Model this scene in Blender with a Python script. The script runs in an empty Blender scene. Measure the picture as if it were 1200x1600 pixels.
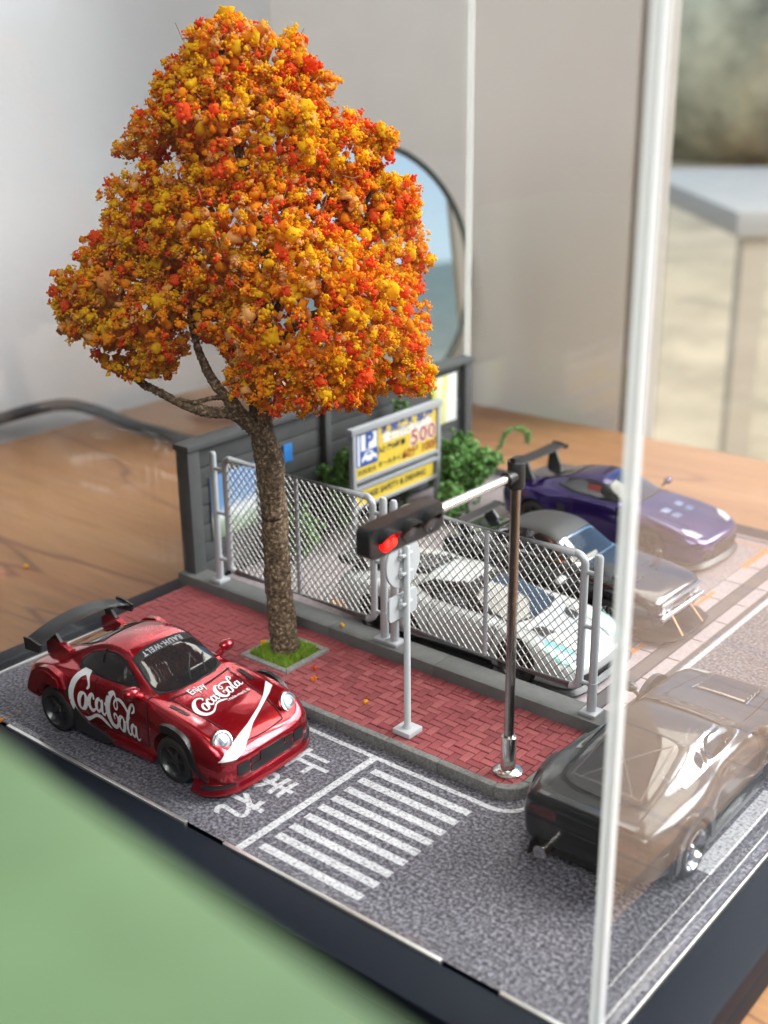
import bpy, bmesh, math, random
import numpy as np
from mathutils import Vector, Matrix
from mathutils.bvhtree import BVHTree
from mathutils.geometry import delaunay_2d_cdt

random.seed(7)
rng = np.random.default_rng(7)
S = bpy.context.scene
COL = S.collection
R = math.radians
# 1 unit = 1 centimetre: the place is a table-top model, about 19 x 22 cm

# ------------------------------------------------------------------ camera
cam_d = bpy.data.cameras.new('camera')
cam = bpy.data.objects.new('camera', cam_d)
COL.objects.link(cam)
F_PX, PITCH, YAW, ROLL = 1893.0, 0.357122695, 0.691927573, -0.0120286906
fwd = Vector((-math.sin(YAW)*math.cos(PITCH), math.cos(YAW)*math.cos(PITCH), -math.sin(PITCH)))
rgt = Vector((math.cos(YAW), math.sin(YAW), 0))
upv = rgt.cross(fwd)
r2 = math.cos(ROLL)*rgt + math.sin(ROLL)*upv
u2 = -math.sin(ROLL)*rgt + math.cos(ROLL)*upv
cam.matrix_world = Matrix(((r2.x, u2.x, -fwd.x, 6.53), (r2.y, u2.y, -fwd.y, -12.7), (r2.z, u2.z, -fwd.z, 13.65), (0, 0, 0, 1)))
cam_d.sensor_fit = 'VERTICAL'
cam_d.sensor_height = 36.0
cam_d.lens = F_PX/1600*36
cam_d.clip_start = 0.1
cam_d.clip_end = 20000
cam_d.dof.use_dof = True
cam_d.dof.focus_distance = 25.4
cam_d.dof.aperture_fstop = 0.175
S.camera = cam

# ------------------------------------------------------------------ world and view
w = bpy.data.worlds.new('World'); S.world = w; w.use_nodes = True
nt = w.node_tree; bg = nt.nodes['Background']
tc = nt.nodes.new('ShaderNodeTexCoord'); sx = nt.nodes.new('ShaderNodeSeparateXYZ'); cr = nt.nodes.new('ShaderNodeValToRGB')
nt.links.new(tc.outputs['Generated'], sx.inputs[0]); nt.links.new(sx.outputs['Z'], cr.inputs[0]); nt.links.new(cr.outputs[0], bg.inputs[0])
e = cr.color_ramp.elements
e[0].position = 0.0; e[0].color = (0.62, 0.80, 0.96, 1)
e[1].position = 0.35; e[1].color = (0.27, 0.52, 0.90, 1)
bg.inputs[1].default_value = 0.80
S.view_settings.view_transform = 'Standard'; S.view_settings.look = 'None'
S.view_settings.gamma = 1.0; S.view_settings.exposure = 0.64
S.cycles.max_bounces = 10; S.cycles.transparent_max_bounces = 24
S.cycles.caustics_reflective = False; S.cycles.caustics_refractive = False
S.cycles.sample_clamp_indirect = 6.0

def lamp(loc, to, sx_, sy_, power, col):
    d = bpy.data.lights.new('area_light', 'AREA'); d.shape = 'RECTANGLE'; d.size = sx_; d.size_y = sy_; d.energy = power; d.color = col
    o = bpy.data.objects.new('area_light', d); COL.objects.link(o); o.location = loc
    o.rotation_euler = (Vector(to)-Vector(loc)).to_track_quat('-Z', 'Y').to_euler()
# daylight pouring in through the open glass door behind and to the right of the model
lamp((105, 135, 112), (-9, 9, 0), 120, 130, 690000, (1.0, .985, .96))
# added fill lamp behind the camera, to brighten the near sides
lamp((75, -95, 120), (-14, 12, 3), 110, 80, 185000, (.97, .98, 1.0))
# added lamp high outside, brightens the terrace in place of the sun
lamp((-150, 420, 700), (-80, 250, -88), 700, 700, 5.6e6, (1.0, .90, .72))

# ------------------------------------------------------------------ materials
def mat(name):
    m = bpy.data.materials.new(name); m.use_nodes = True
    return m, m.node_tree, m.node_tree.nodes['Principled BSDF']
def N(t, typ, **kw):
    n = t.nodes.new(typ)
    for k, v in kw.items():
        if hasattr(n, k): setattr(n, k, v)
        else: n.inputs[k.replace('_', ' ')].default_value = v
    return n
def P(name, col, rough=.5, metal=0, coat=0, spec=.5, emit=None, es=0, var=0, vscale=6, bump=0, bscale=20, coat_r=.03):
    """principled paint/plastic with optional fine colour variation and fine relief"""
    m, t, b = mat(name)
    b.inputs['Base Color'].default_value = (*col, 1); b.inputs['Roughness'].default_value = rough
    b.inputs['Metallic'].default_value = metal; b.inputs['Coat Weight'].default_value = coat
    b.inputs['Coat Roughness'].default_value = coat_r; b.inputs['Specular IOR Level'].default_value = spec
    if emit: b.inputs['Emission Color'].default_value = (*emit, 1); b.inputs['Emission Strength'].default_value = es
    if var or bump:
        tcn = N(t, 'ShaderNodeTexCoord')
    if var:
        nz = N(t, 'ShaderNodeTexNoise', Scale=vscale, Detail=5.0, Roughness=.65)
        t.links.new(tcn.outputs['Object'], nz.inputs['Vector'])
        rp = N(t, 'ShaderNodeValToRGB')
        rp.color_ramp.elements[0].position = .3; rp.color_ramp.elements[1].position = .7
        rp.color_ramp.elements[0].color = (*[max(0, c*(1-var)) for c in col], 1)
        rp.color_ramp.elements[1].color = (*[min(1, c*(1+var)) for c in col], 1)
        t.links.new(nz.outputs['Fac'], rp.inputs[0]); t.links.new(rp.outputs[0], b.inputs['Base Color'])
    if bump:
        nb = N(t, 'ShaderNodeTexNoise', Scale=bscale, Detail=4.0)
        t.links.new(tcn.outputs['Object'], nb.inputs['Vector'])
        bp = N(t, 'ShaderNodeBump', Strength=bump, Distance=.02)
        t.links.new(nb.outputs['Fac'], bp.inputs['Height']); t.links.new(bp.outputs[0], b.inputs['Normal'])
    return m
def speckle(name, cols, scale, rough=.8, detail=2.0, stretch=(1, 1, 1), pos=(.3, .45, .6, .75), bump=0, patch=0):
    m, t, b = mat(name); b.inputs['Roughness'].default_value = rough
    tcn = N(t, 'ShaderNodeTexCoord'); mp = N(t, 'ShaderNodeMapping'); mp.inputs['Scale'].default_value = stretch
    nz = N(t, 'ShaderNodeTexNoise', Scale=scale, Detail=detail, Roughness=.6); rp = N(t, 'ShaderNodeValToRGB')
    t.links.new(tcn.outputs['Object'], mp.inputs[0]); t.links.new(mp.outputs[0], nz.inputs['Vector']); t.links.new(nz.outputs['Fac'], rp.inputs[0])
    el = rp.color_ramp.elements
    while len(el) < len(cols): el.new(.5)
    for i, c in enumerate(cols): el[i].position = pos[i]; el[i].color = (*c, 1)
    if patch:                                         # wear: broad tonal patches
        pn = N(t, 'ShaderNodeTexNoise', Scale=.55, Detail=6.0, Roughness=.7); t.links.new(tcn.outputs['Object'], pn.inputs['Vector'])
        pr_ = N(t, 'ShaderNodeValToRGB'); pr_.color_ramp.elements[0].position = .35; pr_.color_ramp.elements[1].position = .68
        pr_.color_ramp.elements[0].color = (1-patch, 1-patch, 1-patch, 1); pr_.color_ramp.elements[1].color = (1, 1, 1, 1)
        mm_ = N(t, 'ShaderNodeMix', data_type='RGBA', blend_type='MULTIPLY'); mm_.inputs[0].default_value = 1.0
        t.links.new(pn.outputs['Fac'], pr_.inputs[0]); t.links.new(rp.outputs[0], mm_.inputs[6]); t.links.new(pr_.outputs[0], mm_.inputs[7]); t.links.new(mm_.outputs[2], b.inputs['Base Color'])
    else: t.links.new(rp.outputs[0], b.inputs['Base Color'])
    if bump:
        bp = N(t, 'ShaderNodeBump', Strength=bump, Distance=.02); t.links.new(nz.outputs['Fac'], bp.inputs['Height']); t.links.new(bp.outputs[0], b.inputs['Normal'])
    return m
def acrylic(name):
    """clear sheet: see-through, mirror reflection by the Fresnel law for 1.49, no refraction (thin sheet)"""
    m = bpy.data.materials.new(name); m.use_nodes = True; t = m.node_tree; t.nodes.clear()
    out = N(t, 'ShaderNodeOutputMaterial'); mx = N(t, 'ShaderNodeMixShader'); tr = N(t, 'ShaderNodeBsdfTransparent'); gl = N(t, 'ShaderNodeBsdfGlossy')
    tr.inputs[0].default_value = (.985, .99, .985, 1); gl.inputs['Roughness'].default_value = .012
    fr = N(t, 'ShaderNodeFresnel'); ge = N(t, 'ShaderNodeNewGeometry'); mi = N(t, 'ShaderNodeMix')
    mi.inputs[2].default_value = 1.49; mi.inputs[3].default_value = 1/1.49
    t.links.new(ge.outputs['Backfacing'], mi.inputs[0]); t.links.new(mi.outputs[0], fr.inputs['IOR'])
    t.links.new(fr.outputs[0], mx.inputs[0]); t.links.new(tr.outputs[0], mx.inputs[1]); t.links.new(gl.outputs[0], mx.inputs[2]); t.links.new(mx.outputs[0], out.inputs[0])
    return m
def acrylic_edge(name):
    m, t, b = mat(name)
    b.inputs['Base Color'].default_value = (.97, .985, .99, 1); b.inputs['Roughness'].default_value = .10; b.inputs['Coat Weight'].default_value = .6
    tl = N(t, 'ShaderNodeBsdfTranslucent'); tl.inputs[0].default_value = (.95, .97, .94, 1)
    mx = N(t, 'ShaderNodeMixShader'); mx.inputs[0].default_value = .5
    trn = N(t, 'ShaderNodeBsdfTransparent'); m2 = N(t, 'ShaderNodeMixShader'); m2.inputs[0].default_value = .3
    out = [n for n in t.nodes if n.type == 'OUTPUT_MATERIAL'][0]
    t.links.new(b.outputs[0], mx.inputs[1]); t.links.new(tl.outputs[0], mx.inputs[2])
    t.links.new(mx.outputs[0], m2.inputs[1]); t.links.new(trn.outputs[0], m2.inputs[2]); t.links.new(m2.outputs[0], out.inputs[0])
    return m
def wood(name, c1, c2, c3, rough=.5):
    m, t, b = mat(name); b.inputs['Roughness'].default_value = rough; b.inputs['Coat Weight'].default_value = .06; b.inputs['Coat Roughness'].default_value = .3; b.inputs['Specular IOR Level'].default_value = .3
    tcn = N(t, 'ShaderNodeTexCoord'); mp = N(t, 'ShaderNodeMapping'); mp.inputs['Scale'].default_value = (.03, .22, .2); mp.inputs['Rotation'].default_value = (0, 0, .12)
    nz = N(t, 'ShaderNodeTexNoise', Scale=1.6, Detail=6.0, Roughness=.6, Distortion=.9)
    m2 = N(t, 'ShaderNodeMapping'); m2.inputs['Scale'].default_value = (.25, 5.0, 3)
    n2 = N(t, 'ShaderNodeTexNoise', Scale=1.2, Detail=4.0)
    n3 = N(t, 'ShaderNodeTexNoise', Scale=.35, Detail=3.0, Distortion=1.6)
    for a, q in ((mp, nz), (m2, n2)):
        t.links.new(tcn.outputs['Object'], a.inputs[0]); t.links.new(a.outputs[0], q.inputs['Vector'])
    t.links.new(mp.outputs[0], n3.inputs['Vector'])
    rp = N(t, 'ShaderNodeValToRGB'); el = rp.color_ramp.elements
    el[0].position = .3; el[0].color = (*c1, 1); el[1].position = .72; el[1].color = (*c2, 1)
    wv = N(t, 'ShaderNodeMath', operation='MULTIPLY'); wv.inputs[1].default_value = 9.0
    sn = N(t, 'ShaderNodeMath', operation='SINE'); ab = N(t, 'ShaderNodeMath', operation='ABSOLUTE')
    t.links.new(n3.outputs['Fac'], wv.inputs[0]); wv.inputs[1].default_value = 26.0
    t.links.new(wv.outputs[0], sn.inputs[0]); t.links.new(sn.outputs[0], ab.inputs[0])
    lr = N(t, 'ShaderNodeValToRGB'); lr.color_ramp.elements[0].position = .0; lr.color_ramp.elements[0].color = (.85, .85, .85, 1); lr.color_ramp.elements[1].position = .13; lr.color_ramp.elements[1].color = (0, 0, 0, 1)
    t.links.new(ab.outputs[0], lr.inputs[0])
    mx = N(t, 'ShaderNodeMix', data_type='RGBA'); mx.inputs[7].default_value = (*c3, 1)
    t.links.new(nz.outputs['Fac'], rp.inputs[0]); t.links.new(lr.outputs[0], mx.inputs[0]); t.links.new(rp.outputs[0], mx.inputs[6])
    m3 = N(t, 'ShaderNodeMix', data_type='RGBA', blend_type='MULTIPLY'); m3.inputs[0].default_value = .5
    t.links.new(mx.outputs[2], m3.inputs[6]); t.links.new(n2.outputs['Fac'], m3.inputs[7]); t.links.new(m3.outputs[2], b.inputs['Base Color'])
    return m
def attr_mat(name, rough=.9, transl=.25):
    """each granule carries its own dye colour in the mesh attribute 'dye'"""
    m, t, b = mat(name); b.inputs['Roughness'].default_value = rough; b.inputs['Specular IOR Level'].default_value = .15
    at = N(t, 'ShaderNodeAttribute', attribute_name='dye')
    t.links.new(at.outputs['Color'], b.inputs['Base Color'])
    tl = N(t, 'ShaderNodeBsdfTranslucent'); t.links.new(at.outputs['Color'], tl.inputs[0])
    mx = N(t, 'ShaderNodeMixShader'); mx.inputs[0].default_value = transl
    out = [n for n in t.nodes if n.type == 'OUTPUT_MATERIAL'][0]
    t.links.new(b.outputs[0], mx.inputs[1]); t.links.new(tl.outputs[0], mx.inputs[2]); t.links.new(mx.outputs[0], out.inputs[0])
    return m

# ------------------------------------------------------------------ object helpers
def tag(o, label=None, cat=None, group=None, kind=None):
    if label: o['label'] = label
    if cat: o['category'] = cat
    if group: o['group'] = group
    if kind: o['kind'] = kind
    return o
def thing(name, label, cat, loc=(0, 0, 0), rz=0, group=None):
    o = bpy.data.objects.new(name, None); COL.objects.link(o); o.location = loc; o.rotation_euler = (0, 0, rz)
    o.empty_display_size = .5
    return tag(o, label, cat, group)
def link(name, me, m, parent=None, loc=None):
    o = bpy.data.objects.new(name, me); COL.objects.link(o)
    if m is not None:
        me.materials.clear()
        for q in (m if isinstance(m, (list, tuple)) else [m]): me.materials.append(q)
    if parent is not None: o.parent = parent
    if loc is not None: o.location = loc
    return o
def mesh_np(name, V, Fc, smooth=False):
    me = bpy.data.meshes.new(name); me.from_pydata([tuple(v) for v in V], [], [tuple(f) for f in Fc])
    if smooth: me.polygons.foreach_set('use_smooth', [True]*len(me.polygons))
    me.update(); return me
class MB:
    """collects shapes, then becomes ONE mesh object"""
    def __init__(s): s.bm = bmesh.new()
    def box(s, x0, x1, y0, y1, z0, z1, bev=0, seg=2, rot=None):
        c = Vector(((x0+x1)/2, (y0+y1)/2, (z0+z1)/2))
        M = Matrix.Translation(c) @ (rot.to_4x4() if rot else Matrix.Identity(4)) @ Matrix.Diagonal((abs(x1-x0), abs(y1-y0), abs(z1-z0), 1))
        g = bmesh.ops.create_cube(s.bm, size=1, matrix=M)
        if bev:
            ed = list({e for v in g['verts'] for e in v.link_edges})
            bmesh.ops.bevel(s.bm, geom=ed, offset=bev, segments=seg, affect='EDGES', profile=.6)
        return s
    def tube(s, pts, r, n=12, cap=True):
        pts = [Vector(p) for p in pts]; rs = [float(q) for q in r] if isinstance(r, (list, tuple)) else [float(r)]*len(pts)
        rings = []; ref = None
        for i, p in enumerate(pts):
            d = (pts[min(i+1, len(pts)-1)]-pts[max(i-1, 0)]).normalized()
            if ref is None: ref = Vector((0, 0, 1)) if abs(d.z) < .9 else Vector((1, 0, 0))
            a = d.cross(ref)
            if a.length < 1e-4: a = d.cross(Vector((.3, .8, .5)))
            a.normalize(); b = a.cross(d).normalized()
            rings.append([s.bm.verts.new(p+rs[i]*(math.cos(t)*a+math.sin(t)*b)) for t in [2*math.pi*k/n for k in range(n)]])
        for q, q2 in zip(rings, rings[1:]):
            for k in range(n): s.bm.faces.new((q[k], q[(k+1) % n], q2[(k+1) % n], q2[k]))
        if cap:
            s.bm.faces.new(rings[0][::-1]); s.bm.faces.new(rings[-1])
        return s
    def lathe(s, prof, n=24, M=None, cap=True):
        """prof: (radius, height) along local z"""
        M = M or Matrix.Identity(4); rings = []
        for r, h in prof: rings.append([s.bm.verts.new(M @ Vector((r*math.cos(2*math.pi*k/n), r*math.sin(2*math.pi*k/n), h))) for k in range(n)])
        for q, q2 in zip(rings, rings[1:]):
            for k in range(n): s.bm.faces.new((q[k], q[(k+1) % n], q2[(k+1) % n], q2[k]))
        if cap: s.bm.faces.new(rings[0][::-1]); s.bm.faces.new(rings[-1])
        return s
    def prism(s, poly, h0, h1, M=None, bev=0):
        """poly in local xy raised from h0 to h1"""
        M = M or Matrix.Identity(4)
        a = [s.bm.verts.new(M @ Vector((x, y, h0))) for x, y in poly]; b = [s.bm.verts.new(M @ Vector((x, y, h1))) for x, y in poly]
        n = len(poly); fs = [s.bm.faces.new(a[::-1]), s.bm.faces.new(b)]
        for k in range(n): fs.append(s.bm.faces.new((a[k], a[(k+1) % n], b[(k+1) % n], b[k])))
        if bev:
            ed = list({e for e in fs[1].edges})
            bmesh.ops.bevel(s.bm, geom=ed, offset=bev, segments=2, affect='EDGES')
        return s
    def ball(s, c, r, sub=2, sc=(1, 1, 1), rot=None):
        M = Matrix.Translation(c) @ (rot.to_4x4() if rot else Matrix.Identity(4)) @ Matrix.Diagonal((r*sc[0], r*sc[1], r*sc[2], 1))
        bmesh.ops.create_icosphere(s.bm, subdivisions=sub, radius=1, matrix=M); return s
    def mesh(s, name, smooth=None):
        bmesh.ops.recalc_face_normals(s.bm, faces=s.bm.faces)
        me = bpy.data.meshes.new(name); s.bm.to_mesh(me); s.bm.free()
        if smooth is not None:
            me.polygons.foreach_set('use_smooth', [True]*len(me.polygons)); me.set_sharp_from_angle(angle=R(smooth))
        return me
    def build(s, name, m, parent=None, smooth=35): return link(name, s.mesh(name, smooth), m, parent)
def AX(x=0, y=0, z=0, ax='z'):
    M = Matrix.Translation((x, y, z))
    if ax == 'x': M = M @ Matrix.Rotation(R(90), 4, 'Y')
    if ax == 'y': M = M @ Matrix.Rotation(R(-90), 4, 'X')
    return M
def smoothpath(pts, n=8):
    pts = [np.array(p, float) for p in pts]; P_ = [2*pts[0]-pts[1]]+pts+[2*pts[-1]-pts[-2]]; out = []
    for i in range(1, len(P_)-2):
        for k in range(n):
            t = k/n; a, b, c, d = P_[i-1:i+3]
            out.append(.5*(2*b+(c-a)*t+(2*a-5*b+4*c-d)*t*t+(3*b-a-3*c+d)*t**3))
    out.append(pts[-1]); return out
def rrect(x0, x1, y0, y1, r, n=5):
    out = []
    for cx, cy, a in ((x1-r, y1-r, 0), (x0+r, y1-r, 90), (x0+r, y0+r, 180), (x1-r, y0+r, 270)):
        for k in range(n+1): t = R(a+90*k/n); out.append((cx+r*math.cos(t), cy+r*math.sin(t)))
    return out
FREE = []
def text_mesh(s, size, bold=0.0, spacing=1.0, align='CENTER'):
    """flat triangles of a printed text (built-in font), centred"""
    c = bpy.data.curves.new('txt', 'FONT'); c.body = s; c.size = size; c.offset = bold; c.space_character = spacing
    c.align_x = align; c.align_y = 'CENTER'; c.resolution_u = 3
    o = bpy.data.objects.new('txt', c); COL.objects.link(o)
    bpy.context.view_layer.update()
    ev = o.evaluated_get(bpy.context.evaluated_depsgraph_get()); me = ev.to_mesh()
    V = np.array([v.co[:] for v in me.vertices]).reshape(-1, 3); Fc = [tuple(p.vertices) for p in me.polygons]
    ev.to_mesh_clear(); bpy.data.objects.remove(o); bpy.data.curves.remove(c)
    return V, Fc
def print_text(name, s, size, M, m, parent, sx_=1.0, bold=0.0, spacing=1.0):
    V, Fc = text_mesh(s, size, bold, spacing)
    V[:, 0] *= sx_
    V = [M @ Vector(v) for v in V]
    return link(name, mesh_np(name, V, Fc), m, parent)

# shape from brush strokes: union of round dabs -> clean filled outline
def dabs(paths, n=10):
    out = []
    for p in paths: out += [q for q in smoothpath(p, n)]
    return np.array(out)
def filled(D, res):
    """triangles of the union of discs D (x, y, r)"""
    x0, y0 = (D[:, 0]-D[:, 2]).min()-res*2, (D[:, 1]-D[:, 2]).min()-res*2
    x1, y1 = (D[:, 0]+D[:, 2]).max()+res*2, (D[:, 1]+D[:, 2]).max()+res*2
    nx, ny = int((x1-x0)/res)+2, int((y1-y0)/res)+2
    X, Y = np.meshgrid(x0+np.arange(nx)*res, y0+np.arange(ny)*res, indexing='ij'); Fd = np.full(X.shape, 1e9)
    for dx, dy, r in D: np.minimum(Fd, np.hypot(X-dx, Y-dy)-r, out=Fd)
    V = []; T = []; cache = {}
    def vid(key, p):
        if key not in cache: cache[key] = len(V); V.append(p)
        return cache[key]
    act = np.argwhere(np.minimum.reduce([Fd[:-1, :-1], Fd[1:, :-1], Fd[:-1, 1:], Fd[1:, 1:]]) < 0)
    for i, j in act:
        for tri in (((i, j), (i+1, j), (i+1, j+1)), ((i, j), (i+1, j+1), (i, j+1))):
            f = [Fd[a] for a in tri]; ins = [v < 0 for v in f]
            poly = []
            for k in range(3):
                a, b = tri[k], tri[(k+1) % 3]
                if ins[k]: poly.append(vid(a, (X[a], Y[a])))
                if ins[k] != ins[(k+1) % 3]:
                    t = f[k]/(f[k]-f[(k+1) % 3]); key = (min(a, b), max(a, b))
                    poly.append(vid(key, (X[a]+t*(X[b]-X[a]), Y[a]+t*(Y[b]-Y[a]))))
            if len(poly) >= 3: T.append(poly)
    return np.array(V), T
# ================================================================== ROOM (what light comes through, and what the clear case mirrors)
M_wall = P('white_paint', (.66, .665, .68), .75, var=.03, vscale=.05)
M_beige = P('beige_paint', (.80, .765, .72), .8, var=.04, vscale=.05)
M_floor = P('dark_floor', (.045, .032, .024), .5, var=.3, vscale=.05)
M_desk = wood('oak_desk', (.36, .165, .068), (.50, .265, .12), (.20, .08, .045))
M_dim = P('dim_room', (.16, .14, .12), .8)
M_frame = P('window_frame_paint', (.32, .29, .26), .7)
M_sand = P('pale_sand', (.62, .47, .30), .95, var=.35, vscale=.03)
def slab(name, a, b, m, kind='structure', bev=0):
    o = MB().box(a[0], b[0], a[1], b[1], a[2], b[2], bev).build(name, m, None, None if not bev else 35)
    return tag(o, kind=kind)
slab('floor', (-200, -400, -87), (220, 36, -85), M_floor)
slab('ceiling', (-200, -400, 150), (220, 36, 153), M_wall)
slab('wall_left', (-41, 6, -85), (-37.22, 36, 150), M_wall)
slab('wall_back', (-37.2, 32, -85), (-17.55, 33.4, 150), M_beige)
slab('wall_lintel', (-17.55, 32, 130), (220, 36, 150), M_wall)
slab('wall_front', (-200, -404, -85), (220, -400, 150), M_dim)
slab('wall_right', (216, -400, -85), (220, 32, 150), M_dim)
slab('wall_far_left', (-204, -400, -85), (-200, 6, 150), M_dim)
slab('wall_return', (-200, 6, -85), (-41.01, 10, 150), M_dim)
fr = MB()
for x in (-17.53, 100): fr.box(x, x+1.1, 32.2, 33.2, -85, 130)
fr.box(-16.4, 100, 32.3, 33.1, -85, -80)
tag(fr.build('door_frame', M_frame, None, None), kind='structure')

# outdoors, seen through the open door and in reflections
g = bmesh.new(); v = [g.verts.new(p) for p in ((-6000, -6000, -88), (6000, -6000, -88), (6000, 9000, -88), (-6000, 9000, -88))]; g.faces.new(v)
me = bpy.data.meshes.new('ground'); g.to_mesh(me); g.free(); tag(link('ground', me, M_sand), kind='structure')
M_hedge = P('hedge_green', (.52, .45, .30), .9, var=.6, vscale=.02)
hb = MB()
for k in range(46):
    x = -1900+k*85+random.uniform(-30, 30); y = 1250+random.uniform(-100, 220); h = random.uniform(70, 150)
    hb.ball((x, y, -88+h*.8), h, 2, (1.1, .9, 1.0))
ho = hb.build('hedge', M_hedge, None, 180); tag(ho, kind='stuff')
d = ho.data
nv = len(d.vertices); co = np.empty(nv*3); d.vertices.foreach_get('co', co); co = co.reshape(-1, 3)+rng.normal(0, 6, (nv, 3)); d.vertices.foreach_set('co', co.ravel())
_r, _d = 95.0, 222.0
pt = thing('patio_table', 'blurred white topped patio table on the pale ground outside at the top right', 'table', (6.53+rgt.x*_r-math.sin(YAW)*_d, -12.7+rgt.y*_r+math.cos(YAW)*_d, -88), YAW)
MB().box(-42, 60, -38, 38, 76, 80, 1).build('table_top', P('patio_white', (.33, .325, .32), .6), pt)
for x in (-38, 56):
    for y in (-34, 34): MB().box(x-1.9, x+1.9, y-1.9, y+1.9, 0, 76).build('leg', P('patio_leg', (.42, .36, .29), .6), pt)

# ================================================================== DESK
dk = thing('desk', 'orange brown wooden desk under the display case', 'desk', (0, 0, -1.0))
MB().box(-36.4, 30, -1.04, 31.1, -3.2, 0, .25).build('desk_top', M_desk, dk)
for x in (-34, 27):
    for y in (1.2, 28): MB().box(x-2, x+2, y-2, y+2, -84, -3.2).build('leg', M_desk, dk)
cab = smoothpath([(-36.9, 6.0, -.66), (-36.8, 11.5, -.4), (-36.3, 14.6, .0), (-35.6, 16.8, .15), (-34.8, 17.9, -.2), (-33.1, 18.4, -.62), (-31.1, 18.4, -.66), (-28.8, 18.4, -.66), (-25.5, 19.5, -.66), (-22, 23, -.66)], 10)
tag(MB().tube(cab, .26, 12).build('power_cable', P('black_rubber', (.012, .012, .014), .45), None, 60), 'thick black cable lying on the desk behind the diorama wall', 'cable')
# mirror
mr = thing('round_mirror', 'round tilted mirror in a thin dark green grey rim standing behind the wall', 'mirror', (-25.5, 24.75, 5.2))
Mm = Matrix.Rotation(R(-16), 4, 'Z') @ Matrix.Rotation(R(90-5.0), 4, 'Y')
RM = 5.5
pr = [(RM+.13*math.cos(t), .16*math.sin(t)) for t in np.linspace(0, 2*math.pi, 17)]
MB().lathe(pr, 64, Mm, False).build('rim', P('rim_green_grey', (.018, .032, .032), .4), mr, 60)
MB().lathe([(RM, -.15), (RM, .02)], 64, Mm).build('mirror_glass', P('silvering', (.86, .88, .88), .02, metal=1), mr, 30)
MB().lathe([(RM-.02, -.45), (RM-.02, -.16)], 48, Mm).build('backing', P('mirror_back', (.03, .035, .035), .6), mr, 30)
sd = MB(); sd.tube([(-.5, .2, -6.3), (-.5, .2, -4.8)], .35); sd.box(-2.6, 1.6, -2.2, 2.4, -6.35, -6.0, .1)
sd.build('stand', P('rim_green_grey2', (.03, .05, .05), .4), mr)

# ================================================================== DISPLAY BASE AND CASE
M_base = P('satin_black', (.008, .011, .018), .48, spec=.16, bump=.05, bscale=30)
M_silver = P('rail_silver', (.78, .78, .76), .28, metal=.85)
M_black = P('matt_black', (.012, .012, .013), .55)
db = thing('display_plinth', 'black plinth of the display case with a thin silver rail round the diorama', 'plinth', (0, 0, 0))
BX0, BX1, BY0, BY1 = -18.05, 1.07, -1.02, 21.4
MB().box(BX0, BX1, BY0, BY1, -.98, -.42, .05).build('plinth', M_base, db)
lp = MB()
lp.box(BX0, BX1, BY0, -.06, -.419, .0, .035); lp.box(.12, BX1, -.058, BY1, -.419, .0, .035)
lp.box(BX0, -17.12, -.058, BY1, -.419, .0, .035); lp.box(-17.118, .118, 20.62, BY1, -.419, -.002, .035)
lp.build('lip', M_base, db)
for a, b in ((-17.1, -15.95), (-14.82, -9.0), (-7.95, -2.9), (-1.75, -.02)):
    MB().box(a, b, -.055, .03, -.30, .035, .01).build('rail', M_silver, db)
MB().box(.055, .085, .0, 20.5, -.3, .03, .008).build('rail', M_silver, db)
MB().box(-17.115, -17.05, .0, 4.6, -.3, .03, .008).build('rail', M_silver, db)
MB().box(.02, .054, -.04, 20.5, -.3, .012).build('rail_seal', M_black, db)
M_ac = acrylic('clear_acrylic'); M_ae = acrylic_edge('acrylic_edge')
dc = thing('display_case', 'clear acrylic box cover with bright polished edges standing over the diorama', 'display case', (0, 0, 0))
CZ = 17.0
MB().box(-17.1, -.215, .06, .20, .0, CZ).build('front_panel', M_ac, dc, None)
MB().box(-.21, -.06, .06, 20.5, .0, CZ).build('right_panel', M_ac, dc, None)
MB().box(-17.3, -17.12, .05, 20.5, .0, CZ).build('left_panel', M_ac, dc, None)
MB().box(-17.1, -.215, 20.3, 20.5, .0, CZ).build('back_panel', M_ac, dc, None)
MB().box(-17.3, -.06, .06, 20.5, CZ+.01, CZ+.2).build('top_panel', M_ac, dc, None)
ed = MB().box(-.213, -.055, .04, .058, .0, CZ, .006); ed.box(-.058, -.048, .045, .205, 0, CZ, .003)
ed.build('polished_edge', M_ae, dc, None)
MB().box(-17.32, -17.09, 20.49, 20.52, 0, CZ).build('polished_edge', M_ae, dc, None)

# ================================================================== ROAD AND PARKING SHEETS
M_road = speckle('asphalt_print', [(.030, .028, .036), (.085, .080, .098), (.195, .185, .218), (.40, .385, .44)], 14, .62, 3.0, pos=(.34, .45, .55, .72), patch=.25)
M_lot = speckle('paving_print', [(.20, .165, .17), (.27, .225, .23), (.33, .28, .285), (.40, .35, .355)], 11, .6, 2.0)
M_white = speckle('road_white', [(.16, .155, .17), (.45, .44, .47), (.68, .67, .70), (.78, .77, .80)], 15, .6, 3.0, pos=(.30, .41, .52, .68), patch=.2)
M_slab = speckle('slab_print', [(.33, .275, .29), (.38, .32, .335), (.42, .36, .375), (.46, .40, .41)], 9, .6, 2.0)
M_orange = P('orange_print', (.55, .22, .07), .6, var=.25, vscale=6)
M_dkp = P('dark_print', (.075, .068, .072), .6)
def sheet(name, poly, z, m, parent=None):
    me = mesh_np(name, [(x, y, z) for x, y in poly], [tuple(range(len(poly)))])
    if me.polygons[0].normal.z < 0: me.flip_normals()
    return link(name, me, m, parent)
road = sheet('road', [(-17.05, .031), (.02, .031), (.02, 20.6), (-4.75, 20.6), (-4.6, 4.5), (-17.05, 4.5)], -.004, M_road); tag(road, kind='structure')
lot = sheet('parking_lot', [(-17.05, 7.9), (-5.9, 7.9), (-5.9, 20.6), (-17.05, 20.6)], .0, M_lot); tag(lot, kind='structure')
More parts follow.
